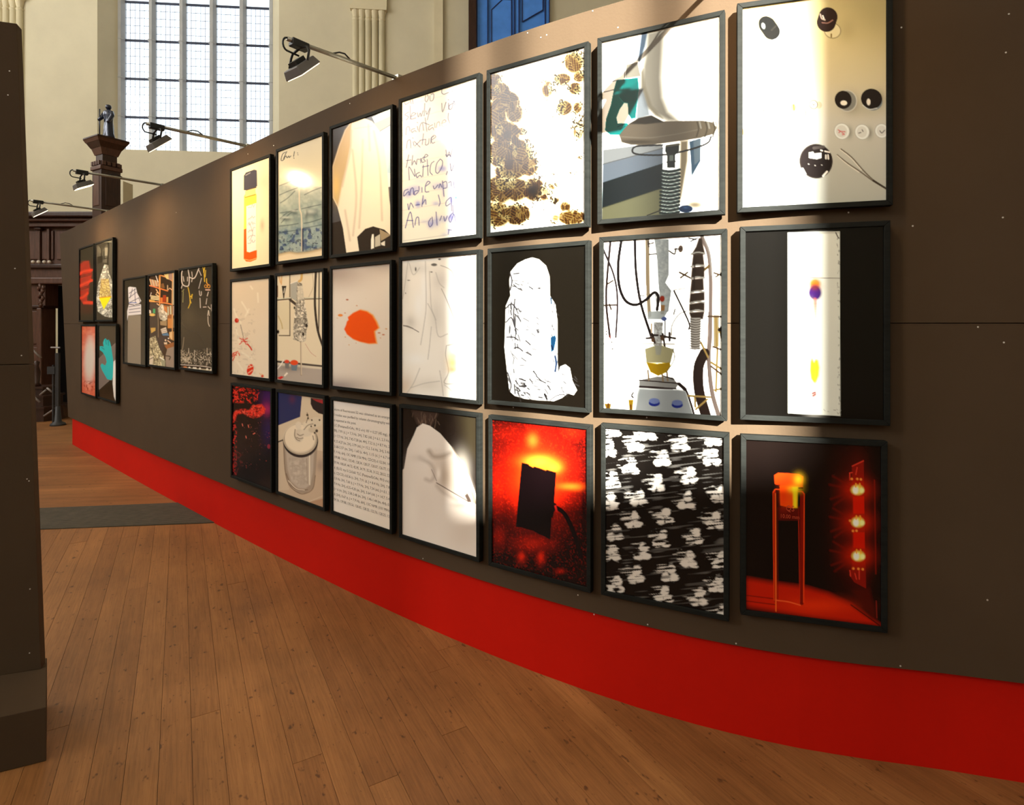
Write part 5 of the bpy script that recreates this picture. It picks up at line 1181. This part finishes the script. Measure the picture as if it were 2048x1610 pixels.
def art_c6r3(s):
    s.crop(1180, 840, 3.833).fill((10, 8, 7))
    A = np.zeros(s.X.shape)
    wob = (vnoise(s.X / 60, s.Y / 9 + s.X * .012, 21) - .5) * .5 + (fbm(s.X / 30, s.Y / 22, 5) - .5) * .45
    def lobe(cx, cy, rx, ry):
        d = np.hypot((s.X - cx) / rx, (s.Y - cy) / ry)
        return np.clip((1.05 - d - wob * np.clip(d, 0, 1.4)) * 3.2, 0, 1)
    r = random.Random(5)
    for cx, cy in ((165,85),(135,240),(345,190),(440,105),(690,180),(935,130),(925,280),(550,300),(310,370),(760,425),(170,480),(510,490),(985,560),(150,640),(375,610),(735,620),(575,740),(950,755),(335,780),(195,880),(550,915),(800,885),(170,1040),(405,1020),(760,1060),(1000,1050),(615,1170),(360,1195),(975,1235),(205,1280),(570,1335),(835,1345),(1010,1462)):
        a = np.maximum(np.maximum(lobe(cx + 14, cy - 32, 36, 40), lobe(cx - 28, cy + 30, 38, 36)), lobe(cx + 34, cy + 30, 40, 30)); a = np.maximum(a, lobe(cx, cy, 34, 44) * np.clip((vnoise(s.X / 70, s.Y / 8 + s.X * .012, 30) - .45) * 5, 0, 1))
        tail = lobe(cx - 40, cy - 20, 70, 44) * np.clip((vnoise(s.X / 90 + cx, s.Y / 9 + (s.X) * .012, 3) - .52) * 6, 0, 1)
        A = np.maximum(A, np.maximum(a, tail * .85))
    slit = vnoise(s.X / 80, s.Y / 10 + s.X * .012, 8)
    A = A * np.clip((slit - .2) * 6, 0, 1)
    mist = np.clip((vnoise(s.X / 120, s.Y / 12 + s.X * .012, 12) - .72) * 1.6, 0, 1) * .35
    a = np.clip(np.maximum(A, mist), 0, 1)[..., None]
    s.C = s.C * (1 - a) + s.c((202, 196, 190)) * a
def art_c7r3(s):
    s.crop(1460, 850, 3.577).fill((12, 7, 6))
    s.glow(850, 690, 110, 430, (64, 9, 5), .9); s.glow(930, 700, 70, 360, (110, 14, 6), .9)
    fl = [(100,1105),(300,1135),(550,1165),(700,1205),(860,1278),(960,1345),(1060,1415),(900,1402),(600,1375),(330,1335),(100,1305)]
    s.poly(fl, (176, 24, 4), 1, 24); s.glow(620, 1290, 220, 50, (212, 44, 8), .8); s.lines([[(115,1228),(330,1250)], [(115,1268),(330,1290)]], 6, (96, 10, 4)); s.stroke([(860,1280),(1058,1418)], 8, (60, 8, 4)); s.poly([(870,1180),(990,1160),(1035,1370),(1000,1365)], (70, 10, 5), .8, 14); s.stroke([(1036,1250),(1038,1365)], 7, (120, 28, 20)); s.stroke([(1036,400),(1036,1060)], 9, (110, 18, 8), .9)
    s.stroke([(323,490),(328,1262)], 24, (150, 18, 3)); s.stroke([(330,500),(332,1335)], 7, (240, 100, 34)); s.stroke([(312,490),(318,1260)], 5, (220, 60, 14)); s.stroke([(520,490),(515,1275)], 26, (112, 12, 3)); s.stroke([(537,500),(528,1270)], 7, (226, 62, 18)); s.stroke([(495,600),(502,1265)], 5, (176, 34, 12)); s.stroke([(345,600),(346,1250)], 4, (96, 14, 6)); s.stroke([(330,1258),(420,1268),(505,1290)], 7, (240, 90, 40)); s.stroke([(316,490),(330,470),(360,470)], 8, (228, 66, 18)); s.stroke([(535,500),(520,484),(490,484)], 8, (220, 60, 18))
    s.poly([(352,600),(508,590),(508,690),(352,690)], (90, 10, 5), .8, 8)
    s.poly([(322,368),(350,350),(420,352),(500,360),(531,376),(527,458),(430,446),(362,448),(324,430)], (214, 58, 12)); s.poly([(360,440),(490,452),(486,600),(440,604),(364,585)], (226, 72, 8)); s.glow(500, 405, 34, 40, (252, 176, 30), 1); s.glow(470, 470, 46, 26, (252, 190, 30), .9); s.poly([(455,455),(490,452),(484,600),(458,600)], (248, 206, 30), .95, 8); s.glow(390, 520, 30, 70, (226, 50, 6), .7); s.stroke([(330,440),(360,440)], 8, (60, 8, 4)); s.stroke([(500,460),(525,458)], 8, (60, 8, 4))
    s.poly([(878,300),(965,252),(970,1166),(885,1122),(850,1072),(872,1000),(878,560)], (120, 16, 8)); s.poly([(884,520),(962,515),(962,640),(884,640)], (190, 18, 2)); s.poly([(882,770),(962,770),(962,885),(882,880)], (186, 18, 2)); s.stroke([(965,255),(970,1166)], 7, (60, 8, 5)); s.lines([[(860,350),(880,345)], [(862,350),(862,400)], [(915,310),(905,360)], [(880,300),(960,262)], [(890,1060),(900,1100)], [(920,1040),(920,1100)], [(855,1040),(860,1080)]], 7, (200, 50, 34))
    for yy in (470, 700, 938):
        s.glow(912, yy, 90, 70, (196, 30, 4), .9)
        for t in (2.6, 2.95, 3.5, 3.75): s.stroke([(905,yy),(905 + 190 * math.cos(t), yy - 190 * math.sin(t))], 9, (120, 16, 4), .55, 9)
        s.ell(915, yy, 42, 34, (255, 214, 90), 1, 10); s.ell(902, yy + 2, 20, 26, (255, 250, 214), 1, 6); s.ell(945, yy + 4, 16, 18, (255, 235, 150), 1, 6); s.lines([[(905,yy - 45),(903,yy - 20)], [(932,yy - 45),(934,yy - 20)]], 9, (250, 150, 40))
    for xx, yy in ((876, 392), (915, 392), (940, 395), (880, 762), (905, 760), (880, 1026), (915, 1028), (945, 1030), (860, 690)): s.ell(xx, yy, 9, 9, (248, 130, 50), .9)
def art_g1a(s):
    s.crop(130, 450, 4.35).fill((20, 15, 15))
    s.poly([(122,335),(150,312),(205,310),(222,380),(235,420),(232,470),(215,490),(212,575),(200,600),(202,650),(250,660),(252,690),(165,690),(140,660),(130,600),(122,480)], (160, 20, 8), 1, 7); s.glow(200, 730, 60, 40, (70, 12, 8), .9)
    s.lines([[(120,425),(160,400),(232,390)], [(122,530),(170,505),(238,478)], [(130,635),(165,620),(200,590)], [(170,672),(248,672)]], 20, (232, 54, 26), .9, 9); s.lines([[(130,445),(225,425)], [(130,555),(215,530)]], 14, (90, 10, 6), .8, 8)
def art_g1b(s):
    s.crop(130, 450, 4.35).fill((44, 41, 38)).poly([(375,140),(420,120),(440,800),(375,500)], (74, 71, 64), 1, 8); s.poly([(270,170),(310,220),(370,160),(365,330),(270,330)], (92, 90, 80), .8); s.lines([[(265,165),(310,215),(300,300)], [(305,300),(370,290)], [(330,230),(335,290)], [(372,160),(368,340)], [(290,250),(310,260)]], 10, (14, 12, 12)); s.poly([(272,275),(322,270),(322,335),(272,335)], (16, 12, 12)); s.stroke([(260,170),(330,150),(400,150)], 6, (150, 146, 130)); s.poly([(340,200),(368,200),(366,270),(342,270)], (130, 128, 114))
    s.foil([(338,345),(372,350),(384,425),(415,490),(426,600),(436,800),(400,802),(350,792),(290,752),(272,640),(285,520),(312,420)], (56, 48, 42), (236, 228, 214), 22, 3); s.foil([(312,470),(382,470),(408,620),(298,632)], (120, 80, 20), (240, 205, 120), 18, 5, .85); s.poly([(298,634),(412,624),(345,735)], (226, 226, 16)); s.stroke([(300,634),(410,622)], 9, (206, 150, 30))
def art_g1c(s):
    s.crop(130, 450, 4.35).fill((214, 84, 52)); s.foil([(120,860),(300,860),(300,1520),(120,1500)], (176, 52, 26), (236, 130, 96), 60, 2, .5); s.glow(216, 1170, 52, 180, (208, 198, 192), 1); s.ell(216, 1170, 42, 175, (206, 196, 190), .9, 18); s.speckle([(150,1360),(285,1360),(285,1440),(150,1440)], 22, (140, 44, 20), .55, .7, seed=3)
def art_g1d(s):
    s.crop(130, 450, 4.35).fill((64, 55, 48)).poly([(280,1170),(440,1020),(440,1330),(300,1460)], (112, 100, 96), 1, 4); s.poly([(300,1440),(400,1350),(480,1360),(480,1560),(300,1520)], (14, 11, 11)); s.poly([(420,1330),(470,1330),(470,1560),(420,1560)], (14, 11, 11))
    s.poly([(330,1000),(345,988),(358,1005),(372,998),(386,1018),(400,1065),(420,1170),(432,1300),(412,1350),(372,1342),(320,1262),(306,1228),(318,1208),(350,1225),(362,1195),(350,1150),(322,1110),(294,1092),(294,1060),(318,1058),(330,1066),(322,1030)], (0, 176, 182)); s.lines([[(345,1000),(352,1040)], [(370,1004),(372,1050)], [(310,1070),(335,1085)]], 6, (0, 110, 118)); s.poly([(425,1190),(440,1172),(452,1250),(458,1400),(458,1530),(440,1490),(424,1380)], (224, 220, 216))
def art_g2a(s):
    s.crop(130, 450, 4.35).vgrad([(450, (24, 18, 15)), (800, (48, 42, 37)), (1220, (72, 66, 60))]); s.poly([(545,790),(660,792),(668,1220),(552,1200)], (134, 122, 108)); s.poly([(540,548),(555,540),(612,548),(625,600),(662,668),(640,690),(662,700),(664,785),(548,795),(540,840),(536,760),(552,690),(545,640)], (214, 208, 212))
    s.lines([[(552,600),(610,560)], [(550,640),(618,590)], [(560,680),(640,640)], [(600,560),(610,680)], [(552,720),(650,705)], [(556,745),(655,730)], [(555,770),(655,760)], [(580,560),(560,640)], [(640,640),(655,680)]], 6, (96, 92, 108)); s.stroke([(552,684),(620,684)], 6, (50, 80, 170)); s.lines([[(550,695),(600,705)], [(610,700),(655,690)]], 7, (60, 54, 56))
def art_g2b(s):
    s.crop(285, 530, 13.65).fill((64, 46, 36)).poly([(150,280),(450,260),(450,1050),(150,1010)], (46, 24, 16)); s.poly([(470,290),(800,230),(800,1080),(470,1050)], (40, 24, 18)); s.poly([(800,190),(900,190),(900,1100),(800,1090)], (176, 164, 136))
    for i in range(9): s.stroke([(160 + i * 28, 400 + i * 6),(215 + i * 26, 590)], 17, [(226, 200, 160), (205, 140, 100), (190, 170, 150)][i % 3], .95)
    s.stroke([(330,300),(400,470)], 20, (214, 206, 200)); s.stroke([(160,575),(300,610),(440,650)], 30, (206, 112, 70)); s.stroke([(445,270),(445,660)], 46, (206, 140, 74)); s.stroke([(455,660),(455,1100)], 34, (206, 130, 66)); s.stroke([(480,290),(640,340),(800,430)], 34, (206, 140, 80)); s.stroke([(480,660),(680,715)], 32, (210, 112, 50)); s.stroke([(480,1040),(640,1050),(800,1080)], 32, (222, 130, 70)); s.stroke([(815,230),(815,1600)], 24, (196, 140, 84)); s.stroke([(160,1010),(440,1020)], 26, (214, 140, 80))
    s.poly([(560,260),(700,225),(700,400),(640,380)], (206, 180, 120)); s.poly([(705,225),(800,215),(800,420),(712,400)], (150, 120, 110)); s.poly([(490,520),(560,500),(600,640),(490,640)], (112, 76, 44)); s.stroke([(675,570),(675,680)], 26, (206, 170, 130)); s.stroke([(700,680),(740,640),(790,680)], 22, (206, 160, 120)); s.poly([(545,830),(640,830),(640,1020),(545,1020)], (150, 50, 20)); s.poly([(650,880),(700,880),(700,1030),(650,1030)], (206, 150, 80)); s.poly([(480,900),(540,900),(540,1030),(480,1020)], (206, 110, 50))
    for y in (860, 900, 940): s.stroke([(210,y),(430,y + 25)], 24, (226, 206, 160))
    s.lines([[(350,680),(430,800)], [(345,820),(430,860)], [(360,780),(400,760)]], 24, (222, 180, 130)); s.stroke([(160,980),(300,1000)], 34, (216, 170, 90)); s.stroke([(180,870),(210,770)], 16, (196, 180, 170))
    s.poly([(160,1060),(440,1060),(400,1610),(160,1610)], (72, 58, 52)); s.stroke([(380,1070),(440,1110)], 20, (226, 190, 150)); s.poly([(270,1210),(335,1210),(335,1330),(270,1330)], (70, 150, 100)); s.ell(255, 1375, 80, 38, (214, 176, 100)); s.poly([(160,1240),(210,1260),(220,1340),(165,1340)], (216, 200, 180)); s.foil([(410,1200),(500,1080),(560,1090),(600,1250),(690,1330),(690,1480),(600,1560),(470,1480)], (120, 104, 84), (226, 214, 194), 90, 3); s.poly([(560,1100),(800,1130),(810,1610),(700,1610),(690,1330),(600,1250)], (150, 96, 56)); s.lines([[(700,1160),(710,1360)], [(770,1130),(780,1340)]], 34, (186, 190, 160)); s.lines([[(640,1170),(650,1290)], [(600,1150),(600,1240)]], 28, (214, 130, 70)); s.poly([(840,1120),(900,1120),(900,1380),(840,1380)], (176, 150, 140)); s.stroke([(410,1180),(430,1610)], 14, (130, 110, 92))
    s.crop(285, 630, 13.41)
    s.poly([(180,80),(440,60),(450,1380),(180,1350)], (70, 58, 52)); s.stroke([(410,0),(430,600)], 16, (136, 116, 96)); s.foil([(450,0),(660,0),(660,120),(600,160),(480,110)], (120, 106, 88), (232, 220, 204), 70, 5); s.poly([(470,180),(660,150),(660,300),(480,280)], (150, 126, 94)); s.poly([(490,390),(640,330),(680,470),(530,505)], (206, 190, 172)); s.lines([[(520,470),(650,440)], [(510,420),(640,390)]], 12, (120, 106, 96)); s.poly([(530,520),(690,480),(735,560),(560,560)], (88, 120, 150)); s.poly([(680,100),(830,100),(830,360),(690,360)], (190, 126, 66)); s.stroke([(820,0),(820,480)], 26, (206, 150, 94)); s.poly([(850,100),(890,120),(885,340),(850,345)], (176, 160, 130)); s.poly([(730,460),(890,440),(890,700),(740,640)], (176, 130, 80)); s.lines([[(760,470),(765,600)], [(800,460),(802,640)]], 24, (222, 190, 140)); s.poly([(600,820),(890,720),(900,840),(690,940)], (150, 94, 54))
    s.poly([(690,900),(915,830),(915,1420),(660,1380),(640,1100)], (146, 128, 114)); s.poly([(450,560),(700,560),(690,700),(600,800),(560,1000),(440,900)], (72, 58, 56)); s.stroke([(640,1090),(770,1110),(750,1190)], 26, (70, 56, 48)); s.poly([(205,360),(345,350),(345,430),(230,500)], (186, 150, 80)); s.poly([(195,700),(340,570),(360,640),(330,780),(200,780)], (206, 170, 110)); s.foil([(190,640),(350,570),(470,900),(590,1100),(600,1250),(640,1380),(195,1340)], (70, 50, 36), (236, 212, 172), 60, 7); s.poly([(200,1120),(310,1090),(290,1330),(195,1330)], (206, 190, 168)); s.stroke([(200,1190),(310,1140)], 18, (60, 48, 30)); s.stroke([(260,900),(310,1080)], 22, (70, 56, 40)); s.stroke([(490,1140),(600,1200)], 30, (226, 220, 206)); s.poly([(510,1200),(640,1220),(640,1370),(540,1360)], (150, 146, 120)); s.ell(635, 680, 22, 24, (226, 200, 170)); s.poly([(590,740),(680,730),(680,790),(600,790)], (216, 190, 160)); s.stroke([(700,690),(770,740)], 24, (222, 180, 150)); s.ell(715, 630, 16, 18, (226, 216, 206))
def art_g2c(s):
    s.crop(285, 530, 13.65).vgrad([(50, (34, 29, 25)), (800, (48, 41, 34)), (1500, (70, 61, 50)), (2200, (66, 58, 49)), (2900, (50, 44, 38))]); s.glow(1250, 1400, 200, 300, (84, 74, 58), .6)
    wt, gd = (206, 190, 176), (206, 168, 50)
    s.lines([[(1048,180),(1030,260),(1060,540),(1225,585),(1250,360),(1215,145)], [(1245,345),(1400,365),(1520,95)]], 26, wt); s.lines([[(1075,330),(1098,460)], [(1200,345),(1200,450)], [(1320,200),(1335,330)], [(1335,380),(1320,470)], [(1525,150),(1590,290)], [(1600,370),(1525,650)], [(1050,580),(1030,650)], [(1540,720),(1560,840),(1600,830),(1600,740)], [(1565,920),(1580,1180)], [(1800,750),(1770,860)], [(1760,930),(1740,1080)], [(1925,850),(1925,970)], [(1890,1100),(1900,1270)], [(1910,1090),(1935,1240)], [(1800,1150),(1860,1210)], [(1810,1260),(1790,1390)], [(1815,1260),(1835,1390)], [(1660,1165),(1740,1160)]], 20, wt, .85); s.stroke([(1725,690),(1840,690)], 30, (206, 166, 150))
    s.lines([[(1635,70),(1670,210),(1690,460)], [(1690,70),(1660,200)], [(1715,150),(1705,330)], [(1220,630),(1265,830),(1285,1050),(1235,1190)], [(1270,860),(1320,880),(1345,820)], [(1280,980),(1310,1050)], [(1745,380),(1750,500)], [(1330,830),(1330,930)]], 24, gd, .95); s.ring(1725, 590, 36, 40, 16, (206, 140, 50)); s.ring(1810, 590, 36, 46, 16, (206, 140, 50)); s.stroke([(1750,490),(1800,560)], 20, (206, 140, 50)); s.lines([[(1050,740),(1100,690)], [(1085,740),(1080,1030)]], 20, (150, 140, 90), .9)
    s.crop(285, 630, 13.41)
    s.stroke([(1765,60),(1775,220),(1810,315)], 20, (186, 172, 158)); s.stroke([(1105,610),(1080,860),(1050,990)], 22, (140, 124, 104), .8); s.speckle([(1030,980),(1330,1060),(1320,1280),(1050,1260)], 40, (166, 150, 128), .35, .8, seed=3); s.speckle([(1030,960),(1915,1000),(1915,1380),(1030,1300)], 26, (196, 180, 160), .6, .85, seed=4); s.speckle([(1300,1000),(1915,900),(1915,1380),(1300,1330)], 50, (110, 98, 84), .5, .7, seed=5, sx=.6)
    s.lines([[(1500,1160),(1560,1205),(1640,1170),(1660,1100)], [(1400,950),(1410,1250)], [(1750,900),(1755,1080)], [(1790,1060),(1910,1050)], [(1240,900),(1245,1020)]], 14, (206, 190, 170), .8); s.stroke([(1030,1325),(1500,1360),(1915,1415)], 14, (216, 200, 184)); s.poly([(1030,1340),(1915,1425),(1915,1470),(1030,1390)], (46, 30, 24)); s.poly([(1030,1390),(1930,1465),(1930,1560),(1030,1450)], (176, 160, 136)); s.ell(1150, 1392, 50, 20, (206, 130, 84))
    for xx in (1270, 1390, 1440, 1560, 1760, 1880): s.ell(xx, 1390 + (xx - 1030) * .085, 30, 30, (222, 212, 196), .9)

# name: (plan x, plan y, turn in degrees, width, foot, head, sampling, ink, label)
FRAMES = {
'c1r1': (-1.881,4.129,-40.11,0.575,2.023,2.754, 1.0, KS, 'framed photograph of a labelled vial of yellow and orange liquid with dark cap'),
'c2r1': (-1.368,3.702,-39.37,0.532,2.030,2.767, 1.0, KS, 'framed photograph of a handwritten sheet stained blue and green'),
'c3r1': (-0.872,3.304,-38.16,0.542,2.027,2.784, 1.0, KS, 'framed photograph of a white lab coat hanging, seen from behind, against black'),
'c4r1': (-0.379,2.930,-36.06,0.521,2.043,2.798, 1.15, KS, 'framed photograph of ruled notebook page with smudged blue handwriting'),
'c5r1': (0.106,2.599,-32.36,0.490,2.044,2.797, 1.2, KL, 'framed photograph of golden brown crystalline grains on white'),
'c6r1': (0.592,2.327,-25.93,0.469,2.051,2.799, 1.25, KL, 'framed photograph of a turquoise gloved hand on a grey stool with coil spring'),
'c7r1': (1.111,2.129,-15.66,0.481,2.054,2.813, 1.3, KS, 'framed photograph of black capped vials, lids and tweezers on pale grey'),
'c1r2': (-1.882,4.129,-40.11,0.573,1.236,1.925, 1.0, KS, 'framed photograph of pale surface with small red smears and rings'),
'c2r2': (-1.373,3.706,-39.38,0.546,1.236,1.933, 1.0, KS, 'framed photograph of foil wrapped apparatus on rods above two small buckets'),
'c3r2': (-0.873,3.304,-38.16,0.532,1.238,1.940, 1.0, KS, 'framed photograph of one large orange spill on pale background'),
'c4r2': (-0.378,2.929,-36.05,0.522,1.242,1.949, 1.15, KS, 'framed photograph of crumpled white coat fabric with torn collar filling the picture'),
'c5r2': (0.110,2.596,-32.31,0.488,1.250,1.948, 1.2, KL, 'framed photograph of a bottle wrapped in silver foil against black'),
'c6r2': (0.599,2.323,-25.82,0.468,1.256,1.957, 1.25, KL, 'framed photograph of laboratory glassware with yellow flask, black hoses and blue knobs'),
'c7r2': (1.112,2.128,-15.64,0.463,1.265,1.961, 1.3, KS, 'framed photograph of white strip with purple and yellow spots on black'),
'c1r3': (-1.869,4.119,-40.10,0.583,0.479,1.150, 1.0, KS, 'framed photograph of red and purple glow speckled over black'),
'c2r3': (-1.364,3.699,-39.36,0.544,0.485,1.151, 1.0, KS, 'framed photograph of a lidded glass vessel with crumpled white material'),
'c3r3': (-0.869,3.301,-38.15,0.524,0.486,1.151, 2.5, KS, 'framed photograph of a white page printed with lines of chemical data'),
'c4r3': (-0.378,2.929,-36.05,0.518,0.484,1.160, 1.15, KS, 'framed photograph of a white coat shoulder close up, dark hair at top'),
'c5r3': (0.115,2.594,-32.27,0.490,0.483,1.159, 1.2, KS, 'framed photograph of a black box with cable silhouetted on fiery red glow'),
'c6r3': (0.606,2.320,-25.70,0.468,0.488,1.172, 1.25, KS, 'framed photograph of blurred white dot clusters repeating over black'),
'c7r3': (1.109,2.129,-15.72,0.452,0.523,1.170, 1.3, KS, 'framed photograph of a stoppered glass cuvette glowing red beside a strip of lights'),
'g1a': (-5.170,6.988,-41.43,0.655,1.655,2.536, 0.7, KS, 'framed photograph of a glowing red stepped shape on black, top left of the far four'),
'g1b': (-4.602,6.488,-41.35,0.680,1.657,2.534, 0.7, KS, 'framed photograph of foil covered flask with bright yellow liquid'),
'g1c': (-5.100,6.927,-41.42,0.640,0.763,1.583, 0.7, KS, 'framed photograph of a white oval on orange ground'),
'g1d': (-4.512,6.409,-41.34,0.690,0.773,1.590, 0.7, KS, 'framed photograph of raised turquoise gloved hand with white cuff'),
'g2a': (-3.795,5.780,-41.19,0.680,1.213,2.061, 0.7, KS, 'framed photograph of a pile of papers on a grey column'),
'g2b': (-3.215,5.274,-41.01,0.665,1.225,2.064, 0.7, KS, 'framed photograph of a cluttered office with orange bookshelves'),
'g2c': (-2.616,4.756,-40.72,0.665,1.237,2.071, 0.7, KS, 'framed photograph of dark board with hanging bent glass tubes'),
}
def print_material():
    m = bpy.data.materials.new('photographic_print')
    m.use_nodes = True
    nt = m.node_tree
    b = nt.nodes['Principled BSDF']
    a = nt.nodes.new('ShaderNodeVertexColor')
    a.layer_name = 'ink'
    nt.links.new(a.outputs['Color'], b.inputs['Base Color'])
    b.inputs['Roughness'].default_value = 0.17
    b.inputs['Specular IOR Level'].default_value = 0.28
    return m
M_PRINT = print_material()

def print_mesh(cv, w, h):
    nx, ny = cv.nx, cv.ny
    me = bpy.data.meshes.new('print')
    co = np.stack([(cv.u - .5) * w, np.zeros_like(cv.u), (.5 - cv.v) * h], -1).reshape(-1, 3)
    i = np.arange(ny * (nx + 1)).reshape(ny, nx + 1)[:, :-1].ravel()
    quad = np.stack([i, i + nx + 1, i + nx + 2, i + 1], -1)
    me.vertices.add(len(co)); me.vertices.foreach_set('co', co.ravel())
    me.loops.add(quad.size); me.loops.foreach_set('vertex_index', quad.ravel())
    me.polygons.add(len(quad)); me.polygons.foreach_set('loop_start', np.arange(0, quad.size, 4)); me.polygons.foreach_set('loop_total', np.full(len(quad), 4))
    me.update(calc_edges=True)
    at_ = me.color_attributes.new('ink', 'FLOAT_COLOR', 'POINT')
    at_.data.foreach_set('color', np.concatenate([cv.C.reshape(-1, 3), np.ones((len(co), 1))], 1).astype(np.float32).ravel())
    me.materials.append(M_PRINT)
    return me

def text_mesh(name, body, size, m, parent, x, z, squeeze=1.0, align='LEFT', rot=0.0):
    cu = bpy.data.curves.new(name, 'FONT')
    cu.body = body; cu.size = size; cu.align_x = align; cu.resolution_u = 2
    tmp = bpy.data.objects.new(name + '_curve', cu)
    COL.objects.link(tmp)
    me = bpy.data.meshes.new_from_object(tmp.evaluated_get(bpy.context.evaluated_depsgraph_get()))
    bpy.data.objects.remove(tmp)
    me.materials.clear(); me.materials.append(m)
    o = bpy.data.objects.new(name, me)
    o.location = (x, -0.0007, z)
    o.rotation_euler = (math.pi / 2, 0, 0)
    o.scale = (squeeze, 1, 1)
    link(o, parent)
    return o

RAIL, FRONT, BACK = 0.0195, 0.008, -0.0215
def hang(key):
    x, y, a, w, z0, z1, step, k, label = FRAMES[key]
    h = z1 - z0
    root = empty('framed_photograph', (x, y, (z0 + z1) / 2), math.radians(a))
    tag(root, label, 'photograph', 'framed photographs on the exhibition wall')
    # local x along the wall to the right, local y away from the visitor, z up
    W2, H2 = w / 2, h / 2
    inn = [(-W2, H2), (W2, H2), (W2, -H2), (-W2, -H2)]
    out = [(-W2 - RAIL, H2 + RAIL), (W2 + RAIL, H2 + RAIL), (W2 + RAIL, -H2 - RAIL), (-W2 - RAIL, -H2 - RAIL)]
    for i in range(4):
        j = (i + 1) % 4
        q = [inn[i], inn[j], out[j], out[i]]
        MB().hexa([(px, -BACK, pz) for px, pz in q], [(px, -FRONT, pz) for px, pz in q]).build('frame_rail', M_FRAME, root, bevel=0.0018)
    cv = Canvas(QUAD[key], step, k)
    globals()['art_' + key](cv)
    p = link(bpy.data.objects.new('print', print_mesh(cv, w + 0.004, h + 0.004)), root)
    box('backing_board', -W2 - 0.004, W2 + 0.004, 0.003, 0.016, -H2 - 0.004, H2 + 0.004, M_BLACK, root)
    return root, p, cv, w, h
HUNG = {key: hang(key) for key in FRAMES}

# typed page
PAGE = ['xture of fluorescent 52 was obtained as an orange', 'l residue was purified by column chromatography wit', 'e separated at this point.',
 'LC (Pentane/EtOAc, 99.5 v/v): RF = 0.27 (45 mg), 1', '00), 7.99 (d, J = 7.3 Hz, 2H), 7.82 (dd, J = 6.1, 2.3 Hz,', 'J = 7.7 Hz, 2H), 7.45-7.28 (m, 4H), 7.22 (t, J = 8.7 Hz, 2',
 '4.37-4.27 (m, 2H), 3.79 (dd, J = 15.2, 5.6 Hz, 2H), 3.46', '2.68-2.57 (m, 2H), 1.60 (s, 4H), 1.15 (d, J = 6.7 H', 'F, 9 Hz, 6H). 13C NMR (126 MHz, CDCl3) d 152.84, 14',
 '139.88, 134.61, 133.40, 128.34, 128.37, 128.07, 126.77, 12', '59.94, 108.69, 44.73, 42.95, 34.79, 32.36, 31.52, 28.52, 22', 'd. (E)-52: mp 0.12-0.60. TLC (Pentane/EtOAc, 99.5 v/v):',
 'z, CDCl3) d 8.36 (s, 2H), 7.91 (d, J = 8.4 Hz, 2H), 7.8', '1.8 Hz, 2H), 7.60 (t, J = 7.9 Hz, 2H), 7.34 (dd, J = 8.1, 2', '7.4 Hz, 2H), 4.25-4.20 (m, 2H), 3.64 (dd, J = 14.7, 5.4',
 'J = 6 (m, 2H), 2.58-2.48 (m, 2H), 1.46-1.44 (m, 4H), 0.', '0 (2H), 0.67 (t, J = 7.9 Hz, 6H). 13C NMR (101 MHz', '54.26, 139.88, 135.56, 128.85, 128.25, 122.76, 128.25, 12']
root, p, cv, w, h = HUNG['c3r3']
for i, t in enumerate(PAGE):
    zl = h / 2 - 0.060 - i * (h - 0.105) / 17.6
    o = text_mesh('printed_line', t, 0.0215, M_INKBLACK, p, -w / 2 + 0.006, zl, 1.0)
    bb = max(v.co.x for v in o.data.vertices)
    if i != 2: o.scale[0] = (w - 0.014) / bb
root, p, cv, w, h = HUNG['c7r3']
cv.crop(1460, 850, 3.577)
for t, sx, sy, size, wd in (('QS', 402, 622, 0.030, 62), ('10.00 mm', 360, 672, 0.021, 140)):
    u_, v_ = cv.uv(sx, sy)
    o = text_mesh('printed_lettering', t, size, M_INKRED, p, (u_ - .5) * w, (.5 - v_) * h)
    bb = max(q.co.x for q in o.data.vertices)
    u2, _ = cv.uv(sx + wd, sy)
    o.scale[0] = (u2 - u_) * w / bb
